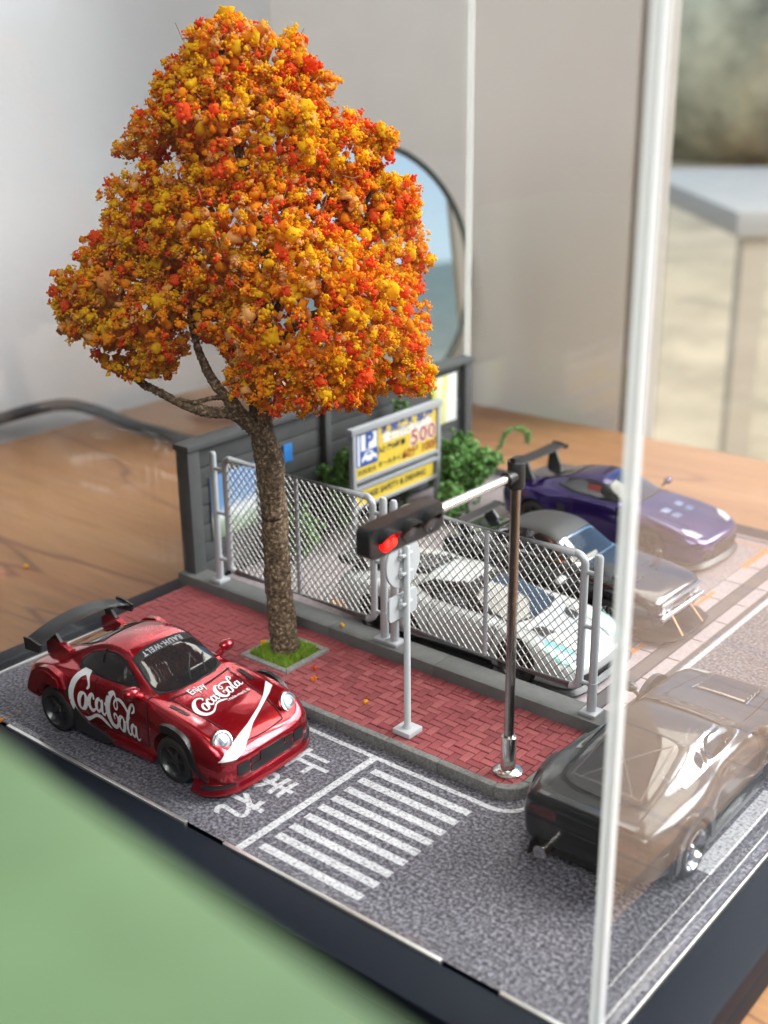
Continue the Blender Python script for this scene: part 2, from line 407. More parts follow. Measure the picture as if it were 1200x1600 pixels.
def rect(x0, x1, y0, y1): return [(x0, y0), (x1, y0), (x1, y1), (x0, y1)]
bars = [3.60, 3.195, 2.78, 2.385, 2.0, 1.615, 1.195, .815, .39]
for y in bars: sheet('crosswalk_stripe', rect(-7.36, -4.93, y-.095, y+.095), .003, M_white, road)
sheet('stop_line', rect(-7.72, -7.55, .04, 3.98), .003, M_white, road)
# edge line following the kerb
pin = [(-17.0, 4.02), (-4.75, 4.02)]+[(-4.75+.62*math.sin(t), 4.64-.62*math.cos(t)) for t in np.linspace(.15, 1.55, 8)]+[(-4.13, 7.0)]
out = []
for i, p in enumerate(pin):
    a = np.array(pin[max(i-1, 0)]); b = np.array(pin[min(i+1, len(pin)-1)]); d = (b-a)/np.linalg.norm(b-a); n_ = np.array([-d[1], d[0]])
    out.append((p[0]+n_[0]*.06, p[1]+n_[1]*.06, p[0]-n_[0]*.06, p[1]-n_[1]*.06))
V = []; Fc = []
for i, q in enumerate(out):
    V += [(q[0], q[1], .0031), (q[2], q[3], .0031)]
    if i: Fc.append((2*i-2, 2*i, 2*i+1, 2*i-1))
me = mesh_np('edge_line', V, Fc)
if me.polygons[0].normal.z < 0: me.flip_normals()
link('edge_line', me, M_white, road)
for i, (ch, y) in enumerate((('止', 3.02), ('ま', 2.02), ('れ', 1.02))):
    Mx = Matrix.Translation((-8.62, y, .0033)) @ Matrix.Rotation(R(-90), 4, 'Z')
    print_text('road_letter', ch, 1.02, Mx, M_white, road, sx_=.88, bold=.022)
# right side of the lot: drain, slabs, white line
sheet('drain_strip', [(-5.36, 7.96), (-4.98, 7.96), (-4.98, 20.6), (-5.36, 20.6)], .004, M_dkp, lot)
gb = MB()
for k in range(180):
    y = 8.0+k*.07
    gb.box(-5.33, -5.01, y, y+.036, .005, .012)
tag(gb.build('drain_grille', P('grille_grey', (.20, .175, .18), .5), lot, None), kind='stuff')
y = 7.97
while y < 20:
    sheet('paving_slab', rect(-4.96, -4.62, y+.015, min(y+1.27, 20.5)), .004, M_slab, lot); sheet('paving_slab', rect(-5.88, -5.38, y+.015, min(y+1.27, 20.5)), .004, M_slab, lot); y += 1.3
sheet('gutter_line', rect(-4.60, -4.49, 7.96, 20.5), .0042, M_dkp, lot)
sheet('edge_line', rect(-4.44, -4.30, 7.6, 20.5), .003, M_white, road)
sheet('lane_dash', rect(-.83, -.47, 4.75, 7.9), .003, M_white, road); sheet('lane_dash', rect(-1.2, -1.04, 5.7, 8.2), .003, M_white, road)
for yy in (11.7, 15.55):
    sheet('bay_marking', rect(-6.9, -5.7, yy-.06, yy+.06), .005, M_orange, lot); sheet('bay_marking', rect(-5.82, -5.7, yy-.62, yy+.62), .0052, M_orange, lot)
sheet('bay_marking', rect(-13.2, -5.9, 19.9, 20.0), .005, M_orange, lot); sheet('bay_marking', rect(-5.95, -5.75, 18.2, 20.0), .0052, M_orange, lot)
sheet('bay_marking', rect(-13.4, -12.2, 16.55, 16.68), .005, M_orange, lot); sheet('bay_marking', rect(-13.6, -12.6, 9.2, 9.5), .005, M_orange, lot)

# ================================================================== SIDEWALK
ZK = .25
sw = link('sidewalk', MB().box(-17.04, -4.56, 4.47, 7.30, -.003, .19).mesh('sidewalk'), P('brick_joint', (.022, .012, .012), .9)); tag(sw, kind='structure')
def brickmat(n, c): return speckle(n, [[q*.80 for q in c], [q*.95 for q in c], [q*1.05 for q in c], [q*1.25 for q in c]], 26, .8, 3.0, bump=.12, patch=.3)
M_br = [brickmat('brick_red', (.34, .070, .076)), brickmat('brick_rose', (.39, .095, .098)), brickmat('brick_dark', (.28, .055, .060))]
SWX0, SWX1, SWY0, SWY1 = -17.03, -4.56, 4.53, 7.0
W_ = .196; Lb = 2*W_
cells = []
for i in range(-2, 68):
    for j in range(-2, 16):
        c = (i-j) % 4
        x, y = SWX0+i*W_, SWY0+j*W_
        if c == 0: r = (x, x+Lb, y, y+W_)
        elif c == 3: r = (x, x+W_, y, y+Lb)
        else: continue
        r = (max(r[0], SWX0), min(r[1], SWX1), max(r[2], SWY0), min(r[3], SWY1))
        if r[1]-r[0] > .05 and r[3]-r[2] > .05:
            if not (r[0] > -12.92 and r[1] < -11.3 and r[2] > 5.2 and r[3] < 6.78): cells.append(r)
x = SWX0
while x < SWX1-.05:                                   # soldier course along the fence kerb
    cells.append((x, min(x+W_, SWX1), SWY1, 7.285)); x += W_
PITR = (-12.90, -11.36, 5.24, 6.78)
def cut(r):
    """bricks stop at the frame of the tree pit"""
    if r[0] < PITR[1] and r[1] > PITR[0] and r[2] < PITR[3] and r[3] > PITR[2]:
        ops = [(r[0], PITR[0], r[2], r[3]), (PITR[1], r[1], r[2], r[3]), (r[0], r[1], r[2], PITR[2]), (r[0], r[1], PITR[3], r[3])]
        ops = [o for o in ops if o[1]-o[0] > .04 and o[3]-o[2] > .04]
        return max(ops, key=lambda o: (o[1]-o[0])*(o[3]-o[2])) if ops else None
    return r
cells = [q for q in map(cut, cells) if q]
camp = cam.matrix_world.translation
cells.sort(key=lambda r: ((r[0]+r[1])/2-camp.x)**2+((r[2]+r[3])/2-camp.y)**2)
bcache = {}
def brick_mesh(wx, wy, mi):
    k = (round(wx, 3), round(wy, 3), mi)
    if k not in bcache:
        j = .011; b = .014; hx, hy = wx/2-j, wy/2-j
        V = []
        for z, ins in ((-.07, 0), (-.012, 0), (0, b)):
            V += [(-hx+ins, -hy+ins, z), (hx-ins, -hy+ins, z), (hx-ins, hy-ins, z), (-hx+ins, hy-ins, z)]
        Fc = [(8, 9, 10, 11)]
        for a in (0, 4):
            for q in range(4): Fc.append((a+q, a+(q+1) % 4, a+4+(q+1) % 4, a+4+q))
        me = mesh_np('brick', V, Fc); me.materials.append(M_br[mi]); bcache[k] = me
    return bcache[k]
rest = MB()
for k, r in enumerate(cells):
    cx, cy = (r[0]+r[1])/2, (r[2]+r[3])/2; mi = random.choice((0, 0, 1, 1, 2)); zz = .236+random.uniform(-.010, .008)
    if k < 296: link('brick', brick_mesh(r[1]-r[0], r[3]-r[2], mi), None, sw, (cx, cy, zz))
    else: rest.box(r[0]+.011, r[1]-.011, r[2]+.011, r[3]-.011, .17, zz)
tag(rest.build('brick_field', M_br[0], sw, None), kind='stuff')
M_kerb = speckle('kerb_stone', [(.11, .107, .10), (.16, .155, .147), (.20, .195, .185), (.28, .27, .265)], 18, .85, 3.0, bump=.15)
xs = [-16.99, -15.9, -14.53, -13.155, -11.78, -10.405, -9.03, -7.655, -6.28, -4.905]
for a, b in zip(xs, xs[1:]): MB().box(a+.012, b-.012, 4.35, 4.525, -.003, ZK, .016).build('kerb_stone', M_kerb, sw)
# rounded corner stone
arc = lambda r0, t0=0, t1=90: [(-4.905+.012+r0*math.sin(R(t)), 4.35+.53-r0*math.cos(R(t))) for t in np.linspace(t0, t1, 9)]
po = arc(.53)+arc(.355)[::-1]
MB().prism(po, -.003, ZK, None, .012).build('kerb_stone', M_kerb, sw)
for a, b in ((4.895, 6.2), (6.22, 7.28)): MB().box(-4.54, -4.363, a, b-.012, -.003, ZK-.004, .014).build('kerb_stone', M_kerb, sw)
# tree pit
M_pit = speckle('pit_stone', [(.20, .185, .17), (.27, .25, .235), (.33, .315, .30), (.40, .39, .37)], 16, .85, 3.0)
for poly in ([(-12.90, 5.24), (-11.36, 5.24), (-11.52, 5.40), (-12.74, 5.40)], [(-11.36, 5.245), (-11.36, 6.775), (-11.52, 6.62), (-11.52, 5.405)],
             [(-11.365, 6.78), (-12.895, 6.78), (-12.74, 6.62), (-11.525, 6.62)], [(-12.90, 6.775), (-12.90, 5.245), (-12.74, 5.405), (-12.74, 6.615)]):
    c = np.mean(poly, axis=0); MB().prism([tuple(c+(np.array(p)-c)*.985) for p in poly], .18, .265, None, .01).build('pit_edging', M_pit, sw)
gr = MB().box(-12.73, -11.53, 5.41, 6.61, .16, .225)
V = []; Fc = []
for k in range(3600):
    x, y = random.uniform(-12.72, -11.54), random.uniform(5.42, 6.6); h = random.uniform(.10, .21); a = random.uniform(0, 6.28); wd = .012
    dx, dy = random.gauss(0, .05), random.gauss(0, .05); i = len(V)
    V += [(x-wd*math.cos(a), y-wd*math.sin(a), .22), (x+wd*math.cos(a), y+wd*math.sin(a), .22), (x+dx*.5+wd*.6*math.cos(a), y+dy*.5+wd*.6*math.sin(a), .22+h*.6), (x+dx, y+dy, .22+h)]
    Fc += [(i, i+1, i+2), (i, i+2, i+3)]
gme = gr.mesh('g'); 
bm = bmesh.new(); bm.from_mesh(gme); m2 = mesh_np('gb', V, Fc); bm.from_mesh(m2); me = bpy.data.meshes.new('grass'); bm.to_mesh(me); bm.free()
M_grass = P('flock_grass', (.22, .36, .025), .85, var=.35, vscale=5)
tag(link('grass', me, M_grass), kind='stuff')

# ================================================================== FENCE KERB, WALL
M_conc = P('grey_concrete', (.115, .115, .112), .8, var=.14, vscale=3, bump=.25, bscale=25)
fk = MB()
fk.box(-17.42, -11.9, 7.29, 7.96, -.003, .5, .02); fk.box(-11.895, -8.6, 7.291, 7.958, -.003, .5, .015); fk.box(-8.595, -4.03, 7.29, 7.96, -.003, .5, .02)
tag(fk.build('fence_kerb', M_conc), 'grey concrete kerb carrying the mesh fence behind the brick sidewalk', 'kerb')
M_plank = P('grey_plank', (.055, .057, .058), .72, var=.16, vscale=2, bump=.3, bscale=9)
M_plank2 = P('grey_plank_post', (.062, .064, .065), .7, var=.12, vscale=2, bump=.2, bscale=9)
wl = thing('plank_wall', 'dark grey horizontal plank wall with posts and flat cap behind the parking bays', 'wall', (-17.2, 14, 0))
def WP(mb, name, m): o = mb.build(name, m, wl); o.matrix_parent_inverse = Matrix.Translation((17.2, -14, 0)); return o
WY0, WY1 = 7.5, 20.45
for y0, y1 in ((7.93, 12.93), (13.21, 20.05)):
    nb = 7; h = (3.92-.1)/nb
    for k in range(nb): WP(MB().box(-17.36, -17.10-.012*(k % 2), y0, y1, .1+k*h+.014, .1+(k+1)*h-.014, .018), 'plank', M_plank)
WP(MB().box(-17.33, -17.2, 7.93, 20.05, .05, 3.9), 'backing', M_plank)
for y0, y1 in ((WY0, 7.92), (12.94, 13.2), (20.06, WY1)): WP(MB().box(-17.41, -16.93, y0, y1, .0 if y0 > 8 else .49, 3.98, .025), 'post', M_plank2)
WP(MB().box(-17.46, -16.86, WY0-.04, WY1+.03, 3.985, 4.16, .03), 'cap', M_plank2)
# posters on the wall
def poster(name, lab, y0, y1, z0, z1, m):
    o = MB().box(-17.085, -17.05, y0, y1, z0, z1, .008).build(name, m); return tag(o, lab, 'poster')
def poster_mat(name, stops, axis='Z', noise=1.2, s=(1, 1, 1)):
    m, t, b = mat(name); b.inputs['Roughness'].default_value = .45
    tcn = N(t, 'ShaderNodeTexCoord'); nz = N(t, 'ShaderNodeTexNoise', Scale=noise, Detail=3.0, Distortion=.8); sx = N(t, 'ShaderNodeSeparateXYZ')
    t.links.new(tcn.outputs['Generated'], sx.inputs[0]); t.links.new(tcn.outputs['Object'], nz.inputs['Vector'])
    ad = N(t, 'ShaderNodeMath', operation='MULTIPLY_ADD'); ad.inputs[1].default_value = .5; t.links.new(nz.outputs['Fac'], ad.inputs[0]); t.links.new(sx.outputs[axis], ad.inputs[2])
    rp = N(t, 'ShaderNodeValToRGB'); el = rp.color_ramp.elements
    while len(el) < len(stops): el.new(.5)
    for i, (p, c) in enumerate(stops): el[i].position = p; el[i].color = (*c, 1)
    t.links.new(ad.outputs[0], rp.inputs[0]); t.links.new(rp.outputs[0], b.inputs['Base Color']); return m
pm1 = poster_mat('poster_sky', [(.2, (.10, .16, .08)), (.5, (.45, .55, .45)), (.62, (.75, .78, .8)), (.78, (.16, .30, .52)), (1.15, (.12, .24, .46))])
pm2 = poster_mat('poster_yellow', [(.3, (.55, .60, .12)), (.55, (.70, .74, .70)), (.7, (.62, .62, .16)), (.95, (.72, .78, .74))], 'Y', 2.0)
pm3 = P('poster_blue', (.03, .20, .55), .45, var=.2, vscale=3)
poster('wall_poster', 'blue and white landscape poster on the wall behind the left fence panel', 8.35, 10.05, 1.2, 3.05, pm1)
poster('wall_poster', 'pale yellow and white poster at the far end of the wall', 18.35, 19.7, 2.1, 3.75, pm2)
poster('wall_poster', 'small plain blue notice on the wall just right of the tree trunk', 11.25, 11.6, 2.7, 3.25, pm3)

# ================================================================== MESH FENCE
M_fence = P('silver_plastic', (.44, .45, .47), .38, metal=.25)
M_wire = P('wire_silver', (.37, .36, .34), .45, metal=.25)
def lattice(x0, x1, z0, z1, y):
    """two crossed sets of slanting flat wires clipped to the frame"""
    V = []; Fc = []; pw, ph = .206, .238; s = ph/pw; hw = .0105
    for sg, yo in ((1, -.014), (-1, .014)):
        n = int((x1-x0+(z1-z0)/s)/pw)+3
        for k in range(-1, n):
            # line: x = c + sg*(z-z0)/s
            c = x0+k*pw-((z1-z0)/s if sg > 0 else 0)
            pts = []
            za, zb = z0, z1
            xa, xb = c, c+sg*(z1-z0)/s
            lo, hi = 0., 1.
            dx = xb-xa
            for lim, gt in ((x0, True), (x1, False)):
                t = (lim-xa)/dx
                if (dx > 0) == gt: lo = max(lo, t)
                else: hi = min(hi, t)
            if hi-lo < .02: continue
            A = np.array([xa+dx*lo, z0+(z1-z0)*lo]); B = np.array([xa+dx*hi, z0+(z1-z0)*hi])
            d = (B-A)/np.linalg.norm(B-A); nn = np.array([-d[1], d[0]])*hw; i = len(V)
            for q in (A, B):
                for u, vv in ((1, -1), (1, 1), (-1, 1), (-1, -1)): V.append((q[0]+nn[0]*u, y+yo+vv*.010, q[1]+nn[1]*u))
            for q in range(4): Fc.append((i+q, i+(q+1) % 4, i+4+(q+1) % 4, i+4+q))
    return mesh_np('mesh', V, Fc)
def fence_panel(label, x0, x1, z0, z1, posts, divs):
    YF = 7.62
    t = thing('mesh_fence_panel', label, 'fence', ((x0+x1)/2, YF, .5), 0, 'silver mesh fence panels on the concrete kerb')
    inv = Matrix.Translation((-(x0+x1)/2, -YF, -.5))
    def A(o): o.matrix_parent_inverse = inv; return o
    r = .085
    cl = [(x, YF, z) for x, z in rrect(x0+r, x1-r, z0+r, z1-r, .22, 6)]; cl.append(cl[0]); cl.append(cl[1])
    A(MB().tube(cl, r, 12, False).build('frame', M_fence, t, 60))
    for dx in divs: A(MB().tube([(dx, YF, z0+.1), (dx, YF, z1-.1)], .055, 10).build('divider', M_fence, t, 60))
    A(tag(link('wire_mesh', lattice(x0+.1, x1-.1, z0+.1, z1-.1, YF), M_wire, t), kind='stuff'))
    for px_ in posts:
        p = MB().tube([(px_, YF, .56), (px_, YF, 1.25)], .105, 14); p.tube([(px_, YF, 1.25), (px_, YF, 4.10), (px_, YF, 4.16)], [.092, .092, .06], 14)
        A(p.build('post', M_fence, t, 40))
        A(MB().box(px_-.2, px_+.2, YF-.2, YF+.2, .497, .585, .03).build('foot', M_fence, t))
        side = x0 if abs(px_-x0) < abs(px_-x1) else x1
        for z in (1.18, 2.5, 3.72): A(MB().tube([(px_, YF, z), (side+(.08 if side == x0 else -.08), YF, z)], .05, 8).build('bracket', M_fence, t, 60))
    return t
fence_panel('left mesh fence panel, behind the tree trunk', -15.72, -10.56, .84, 4.16, (-16.08, -10.33), (-13.12,))
fence_panel('right mesh fence panel, in front of the white sports car', -9.86, -4.86, .92, 4.16, (-10.02, -4.62), (-7.40,))

# ================================================================== TRAFFIC SIGNAL AND ROAD SIGN
M_chrome = P('polished_metal', (.72, .70, .67), .16, metal=1)
M_dchrome = P('dark_polished_metal', (.34, .31, .29), .22, metal=1)
M_hous = P('signal_black', (.014, .014, .015), .42, bump=.1, bscale=12)
sg = thing('traffic_signal', 'black three lens traffic signal with lit red lamp on a long arm and polished pole', 'traffic signal', (-4.98, 4.99, ZK))
MB().lathe([(.30, 0), (.30, .03), (.24, .075), (.12, .09)], 32).build('flange', M_chrome, sg)
MB().lathe([(.155, .05), (.155, .80), (.135, .815)], 24).build('pole_sleeve', M_chrome, sg)
pl_ = MB().lathe([(.100, .78), (.094, 6.2)], 24).build('pole', M_dchrome, sg)
jo = MB().lathe([(.155, 6.02), (.165, 6.1), (.165, 6.5), (.15, 6.53)], 20); jo.box(-.06, .06, -.13, .1, 6.5, 6.62, .02); jo.tube([(0, 0, 6.27), (0, -.34, 6.27)], .13, 16)
jo.build('joint', M_hous, sg)
AZ = 6.27
MB().tube([(0, -.2, AZ), (0, -2.5, AZ+.02)], .082, 16).build('arm', P('arm_metal', (.85, .83, .78), .2, metal=.9), sg, 60)
hs = MB().prism(rrect(-4.33, -2.42, -.265, .265, .12, 5), -.15, .15, Matrix(((0, 0, 1, 0), (1, 0, 0, 0), (0, 1, 0, AZ), (0, 0, 0, 1))), .03)
housing = hs.build('housing', M_hous, sg)
M_lens = P('dark_lens', (.02, .022, .03), .12, coat=.6)
M_led = P('red_led', (.6, .01, .01), .3, emit=(1, .001, .001), es=2.6)
M_ledb = P('red_led_core', (.8, .05, .02), .3, emit=(1, .004, .003), es=5.0)
for k, yy in enumerate((-3.92, -3.37, -2.82)):
    Mx = AX(.15, yy, AZ-.02, 'x')
    MB().lathe([(.175, 0), (.175, .02), (.10, .045), (.02, .055)], 24, Mx).build('lens', M_led if k == 0 else M_lens, sg)
    # visor: open hood over the upper part
    vs = MB(); n = 18; ins = []; ous = []
    for q in range(n+1):
        t = R(0+180*q/n); ln = .24*(.35+.65*max(0, math.sin(t)))
        for lst, rr in ((ins, .19), (ous, .21)):
            lst.append((Vector((.14, yy+rr*math.cos(t), AZ-.02+rr*math.sin(t))), Vector((.14+ln, yy+rr*math.cos(t), AZ-.02+rr*math.sin(t)))))
    for q in range(n):
        q0, q1 = ins[q], ins[q+1]; o0, o1 = ous[q], ous[q+1]
        vv = [vs.bm.verts.new(p) for p in (q0[0], q1[0], q1[1], q0[1], o0[0], o1[0], o1[1], o0[1])]
        for f in ((0, 1, 2, 3), (7, 6, 5, 4), (3, 2, 6, 7)): vs.bm.faces.new([vv[i] for i in f])
    bmesh.ops.remove_doubles(vs.bm, verts=vs.bm.verts, dist=1e-4)
    vs.build('visor', M_hous, sg, 50)
for dy in (-.07, .085): MB().ball((.215, -3.92+dy, AZ-.05), .075, 2, (.3, 1, 1.1)).build('led', M_ledb, sg, 180)
# unpainted sign seen from the back
M_sgn = P('grey_plastic', (.52, .53, .54), .42)
rs = thing('road_sign', 'plain light grey road sign seen from its back, a disc above a plate', 'road sign', (-7.5, 4.93, .24))
MB().box(-.23, .23, -.23, .23, 0, .12, .02).build('foot', M_sgn, rs)
MB().lathe([(.12, .1), (.075, .2), (.068, 4.25), (.05, 4.28)], 14).build('pole', M_sgn, rs)
disc = MB().lathe([(.535, -.05), (.55, -.035), (.55, .0), (.535, .015)], 40, AX(-.09, 0, 3.9, 'x')).build('disc', M_sgn, rs)
MB().prism(rrect(-.46, .46, -.27, .27, .08, 4), -.05, .0, Matrix(((0, 0, 1, -.09), (1, 0, 0, .0), (0, 1, 0, 2.95), (0, 0, 0, 1))), .01).build('plate', M_sgn, rs)
for z in (4.09, 3.70, 3.02):
    bs = MB().box(-.09, .04, -.17, .17, z-.03, z+.03, .01)
    for zz in (z+.07, z-.07):
        for dy in (-.11, .11): bs.lathe([(.05, 0), (.05, .05), (.03, .06)], 10, AX(-.09, dy, zz, 'x'))
        bs.box(-.088, -.06, -.15, .15, zz-.065, zz+.065)
    bs.build('clamp', M_sgn, rs, 60)

# ================================================================== PARKING SIGN
M_yel = P('sign_yellow', (.72, .52, .055), .5, var=.06, vscale=4)
M_sfr = P('sign_frame', (.40, .41, .43), .4, metal=.2)
M_sw = P('print_white', (.78, .79, .80), .5); M_sb = P('print_blue', (.035, .085, .32), .5); M_sr = P('print_red', (.42, .035, .03), .5); M_sk = P('print_black', (.03, .025, .03), .5)
M_dred = P('print_dark_red', (.30, .06, .02), .5)
SX, SY0, SY1 = -15.5, 12.42, 16.62
ps = thing('parking_sign', 'yellow parking price board with a blue P in a grey frame by the bushes', 'sign', (SX, 14.5, 0))
def S3(y, z, x=0): return Vector((x, y-14.5, z))
MF = lambda y, z, dx=.0: Matrix(((0, 0, 1, dx), (1, 0, 0, y-14.5), (0, 1, 0, z), (0, 0, 0, 1)))
hw_ = (SY1-SY0)/2; 
def bar(y0, y1, z0, z1, d=.09): return MB().box(-d, d, y0-14.5, y1-14.5, z0, z1, .025)
Z0, Z1 = 2.02, 3.66
bar(SY0-.06, SY1+.06, Z1-.14, Z1+.06, .11).build('frame_bar', M_sfr, ps); bar(SY0+.14, SY1-.14, Z0, Z0+.13).build('frame_bar', M_sfr, ps)
bar(SY0, SY0+.14, .0, Z1-.141).build('leg', M_sfr, ps); bar(SY1-.14, SY1, .0, Z1-.141).build('leg', M_sfr, ps)
bar(SY0+.14, SY1-.14, 1.78, 1.9).build('frame_bar', M_sfr, ps); bar(SY0+.14, SY1-.14, 1.2, 1.31).build('frame_bar', M_sfr, ps)
MB().box(-.03, .03, SY0+.14-14.5, SY1-.14-14.5, Z0+.13, Z1-.142).build('board', M_yel, ps, None)
MB().box(-.03, .03, SY0+.14-14.5, SY1-.32-14.5, 1.31, 1.78).build('lower_board', M_yel, ps, None)
def panel(poly, x, m, name): 
    V = [(x, y-14.5, z) for y, z in poly]; me = mesh_np(name, V, [tuple(range(len(V)))]); return link(name, me, m, ps)
PY0 = SY0+.2; PW = .98
panel(rrect(PY0, PY0+PW, 2.48, 3.5, .06, 3), .034, M_sb, 'blue_panel')
panel(rrect(PY0+.06, PY0+.15, 2.52, 3.46, .02, 2), .037, M_sw, 'white_strip')
panel(rrect(PY0+.21, PY0+PW-.05, 2.95, 3.45, .03, 3), .037, M_sw, 'white_panel')
print_text('parking_letter', 'P', .62, MF(PY0+.58, 3.2, .040), M_sb, ps, 1.15, .03)
panel([(PY0+.24, 2.60), (PY0+.92, 2.60), (PY0+.92, 2.74), (PY0+.80, 2.78), (PY0+.70, 2.90), (PY0+.42, 2.90), (PY0+.32, 2.78), (PY0+.24, 2.74)], .037, M_sw, 'car_symbol')
for yy in (.38, .78): panel([(PY0+yy+.075*math.cos(t), 2.6+.075*math.sin(t)) for t in np.linspace(0, 6.1, 12)], .040, M_sb, 'car_symbol_wheel')
panel([(PY0+.44, 2.79), (PY0+.68, 2.79), (PY0+.64, 2.86), (PY0+.48, 2.86)], .040, M_sb, 'car_symbol_window')
panel([(PY0+1.06, 3.02), (SY1-.2, 3.02), (SY1-.2, 3.5), (PY0+1.06, 3.5)], .0335, P('sign_pale', (.70, .52, .09), .5), 'heading_band')
print_text('heading_text', '時間貸駐車場', .35, MF(15.02, 3.37, .038), M_sb, ps, 1.2, .012); print_text('heading_text', '全日最大料金', .33, MF(15.02, 3.12, .038), M_sw, ps, 1.2, .02)
print_text('price_outline', '500', .66, MF(15.78, 2.79, .0355), M_sw, ps, 1.2, .045, 1.08); print_text('price', '500', .66, MF(15.78, 2.79, .039), M_sr, ps, 1.2, .012, 1.08)
print_text('price_note', '入庫後24時間', .20, MF(14.25, 2.78, .038), M_sk, ps, 1.1, .008)
print_text('price_note', 'オールタイム', .20, MF(14.25, 2.34, .038), M_sk, ps, 1.1, .005); print_text('hour_price', '60分 100円', .38, MF(15.72, 2.36, .038), M_dred, ps, 1.05, .012)
print_text('price_note', 'ご利用案内', .2, MF(12.98, 2.3, .038), M_sk, ps, 1.05, .0)
print_text('lower_text', 'PLEASE SAFETY & DRIVING', .26, MF(14.35, 1.54, .036), M_sk, ps, 1.02, .008)

# ================================================================== BUSHES
M_leaf = attr_mat('foam_green', .9, .2)
def ico(sub): 
    b = bmesh.new(); bmesh.ops.create_icosphere(b, subdivisions=sub, radius=1); b.verts.ensure_lookup_table()
    V = np.array([v.co[:] for v in b.verts]); Fc = np.array([[v.index for v in f.verts] for f in b.faces]); b.free(); return V, Fc
ICO0, ICO1 = ico(1), ico(2)
def granules(name, C, Rd, cols, m, parent=None, base=None, jit=.28):
    """many little foam crumbs in one mesh; C centres, Rd radii, cols dye colours"""
    n = len(C); V0, F0 = base or ICO0; k = len(V0); f = len(F0)
    V = np.repeat(V0[None], n, 0)*(1+rng.normal(0, jit, (n, k, 1)))
    V *= rng.uniform(.7, 1.3, (n, 1, 3))
    V = (V*np.asarray(Rd)[:, None, None]+np.asarray(C)[:, None, :]).reshape(-1, 3)
    Fc = (F0[None]+(np.arange(n)*k)[:, None, None]).reshape(-1, 3)
    me = bpy.data.meshes.new(name); me.vertices.add(len(V)); me.vertices.foreach_set('co', V.ravel().astype(np.float32))
    me.loops.add(len(Fc)*3); me.loops.foreach_set('vertex_index', Fc.ravel().astype(np.int32))
    me.polygons.add(len(Fc)); me.polygons.foreach_set('loop_start', np.arange(0, len(Fc)*3, 3, dtype=np.int32)); me.polygons.foreach_set('loop_total', np.full(len(Fc), 3, dtype=np.int32))
    a = me.color_attributes.new('dye', 'FLOAT_COLOR', 'POINT')
    c4 = np.ones((n, 4)); c4[:, :3] = cols; a.data.foreach_set('color', np.repeat(c4, k, 0).ravel().astype(np.float32))
    me.update(calc_edges=True); me.validate()
    return link(name, me, m, parent)
def bush(label, x, y, h, rad, n, sprays, seed):
    rg = np.random.default_rng(seed)
    t = thing('bush', label, 'bush', (x, y, 0), 0, 'green foam bushes along the wall')
    C = []; Rr = []; stems = MB()
    for s in range(sprays):
        a = rg.uniform(0, 6.28); lean = rg.uniform(.1, 1.0); L = h*rg.uniform(.6, 1.05)
        tip = np.array([math.cos(a)*rad*lean, math.sin(a)*rad*lean, L*(1-.35*lean)])
        mid = tip*.55+np.array([0, 0, L*.12])
        pth = smoothpath([(0, 0, 0), tuple(mid), tuple(tip)], 6)
        stems.tube([tuple(p) for p in pth], .025, 5)
        for q in range(n):
            u = rg.uniform(.25, 1); p = np.array(pth[min(int(u*(len(pth)-1)), len(pth)-1)])
            C.append(p+rg.normal(0, .10+.05*rad*(1-u), 3)); Rr.append(rg.uniform(.045, .095))
    stems.build('stem', P('stem_green', (.10, .13, .05), .8), t, 60)
    C = np.array(C); C[:, 2] = np.maximum(C[:, 2], .03)
    base = np.array([(.12, .26, .065), (.17, .34, .10), (.23, .42, .15), (.09, .18, .05)])
    cols = base[rg.integers(0, 4, len(C))]*rg.uniform(.8, 1.2, (len(C), 1))
    o = granules('foliage', C, Rr, cols, M_leaf, t, ICO0); tag(o, kind='stuff')
    return t
bush('low green bush below the wall behind the left fence panel', -16.2, 10.9, 1.7, .75, 36, 14, 1)
bush('green bush at the left end of the yellow parking sign', -16.35, 12.9, 3.2, .7, 50, 20, 2)
bush('tall thin green bush rising behind the yellow parking sign', -16.45, 16.1, 4.1, .8, 46, 22, 3)
bush('green bush under the yellow parking sign', -15.0, 14.2, 1.15, .7, 36, 12, 4)
bush('bushy green plant right of the yellow parking sign', -15.3, 17.7, 2.5, 1.35, 60, 40, 5)
bush('small green bush below the right end of the yellow parking sign', -14.6, 16.1, 1.35, .65, 36, 12, 6)
# one long curling sprig
sp = smoothpath([(-14.7, 18.2, 1.2), (-14.5, 18.6, 1.9), (-14.4, 18.85, 2.3), (-14.2, 19.25, 2.4), (-14.1, 19.55, 2.15), (-14.1, 19.65, 1.85)], 14)
st = thing('sprig', 'long green sprig curling over to the right of the bushy plant', 'plant', (-14.7, 18.2, 0))
so = MB().tube([(-14.9, 18, 0)]+[tuple(p) for p in sp], .03, 6).build('stem', P('stem_green2', (.12, .20, .06), .8), st, 60); so.matrix_parent_inverse = Matrix.Translation((14.7, -18.2, 0))
C = np.array([np.array(p)+rng.normal(0, .05, 3) for p in sp for _ in range(3)])
go = granules('foliage', C, rng.uniform(.02, .042, len(C)), np.array([.20, .36, .13])*rng.uniform(.8, 1.25, (len(C), 1)), M_leaf, st); go.matrix_parent_inverse = Matrix.Translation((14.7, -18.2, 0))

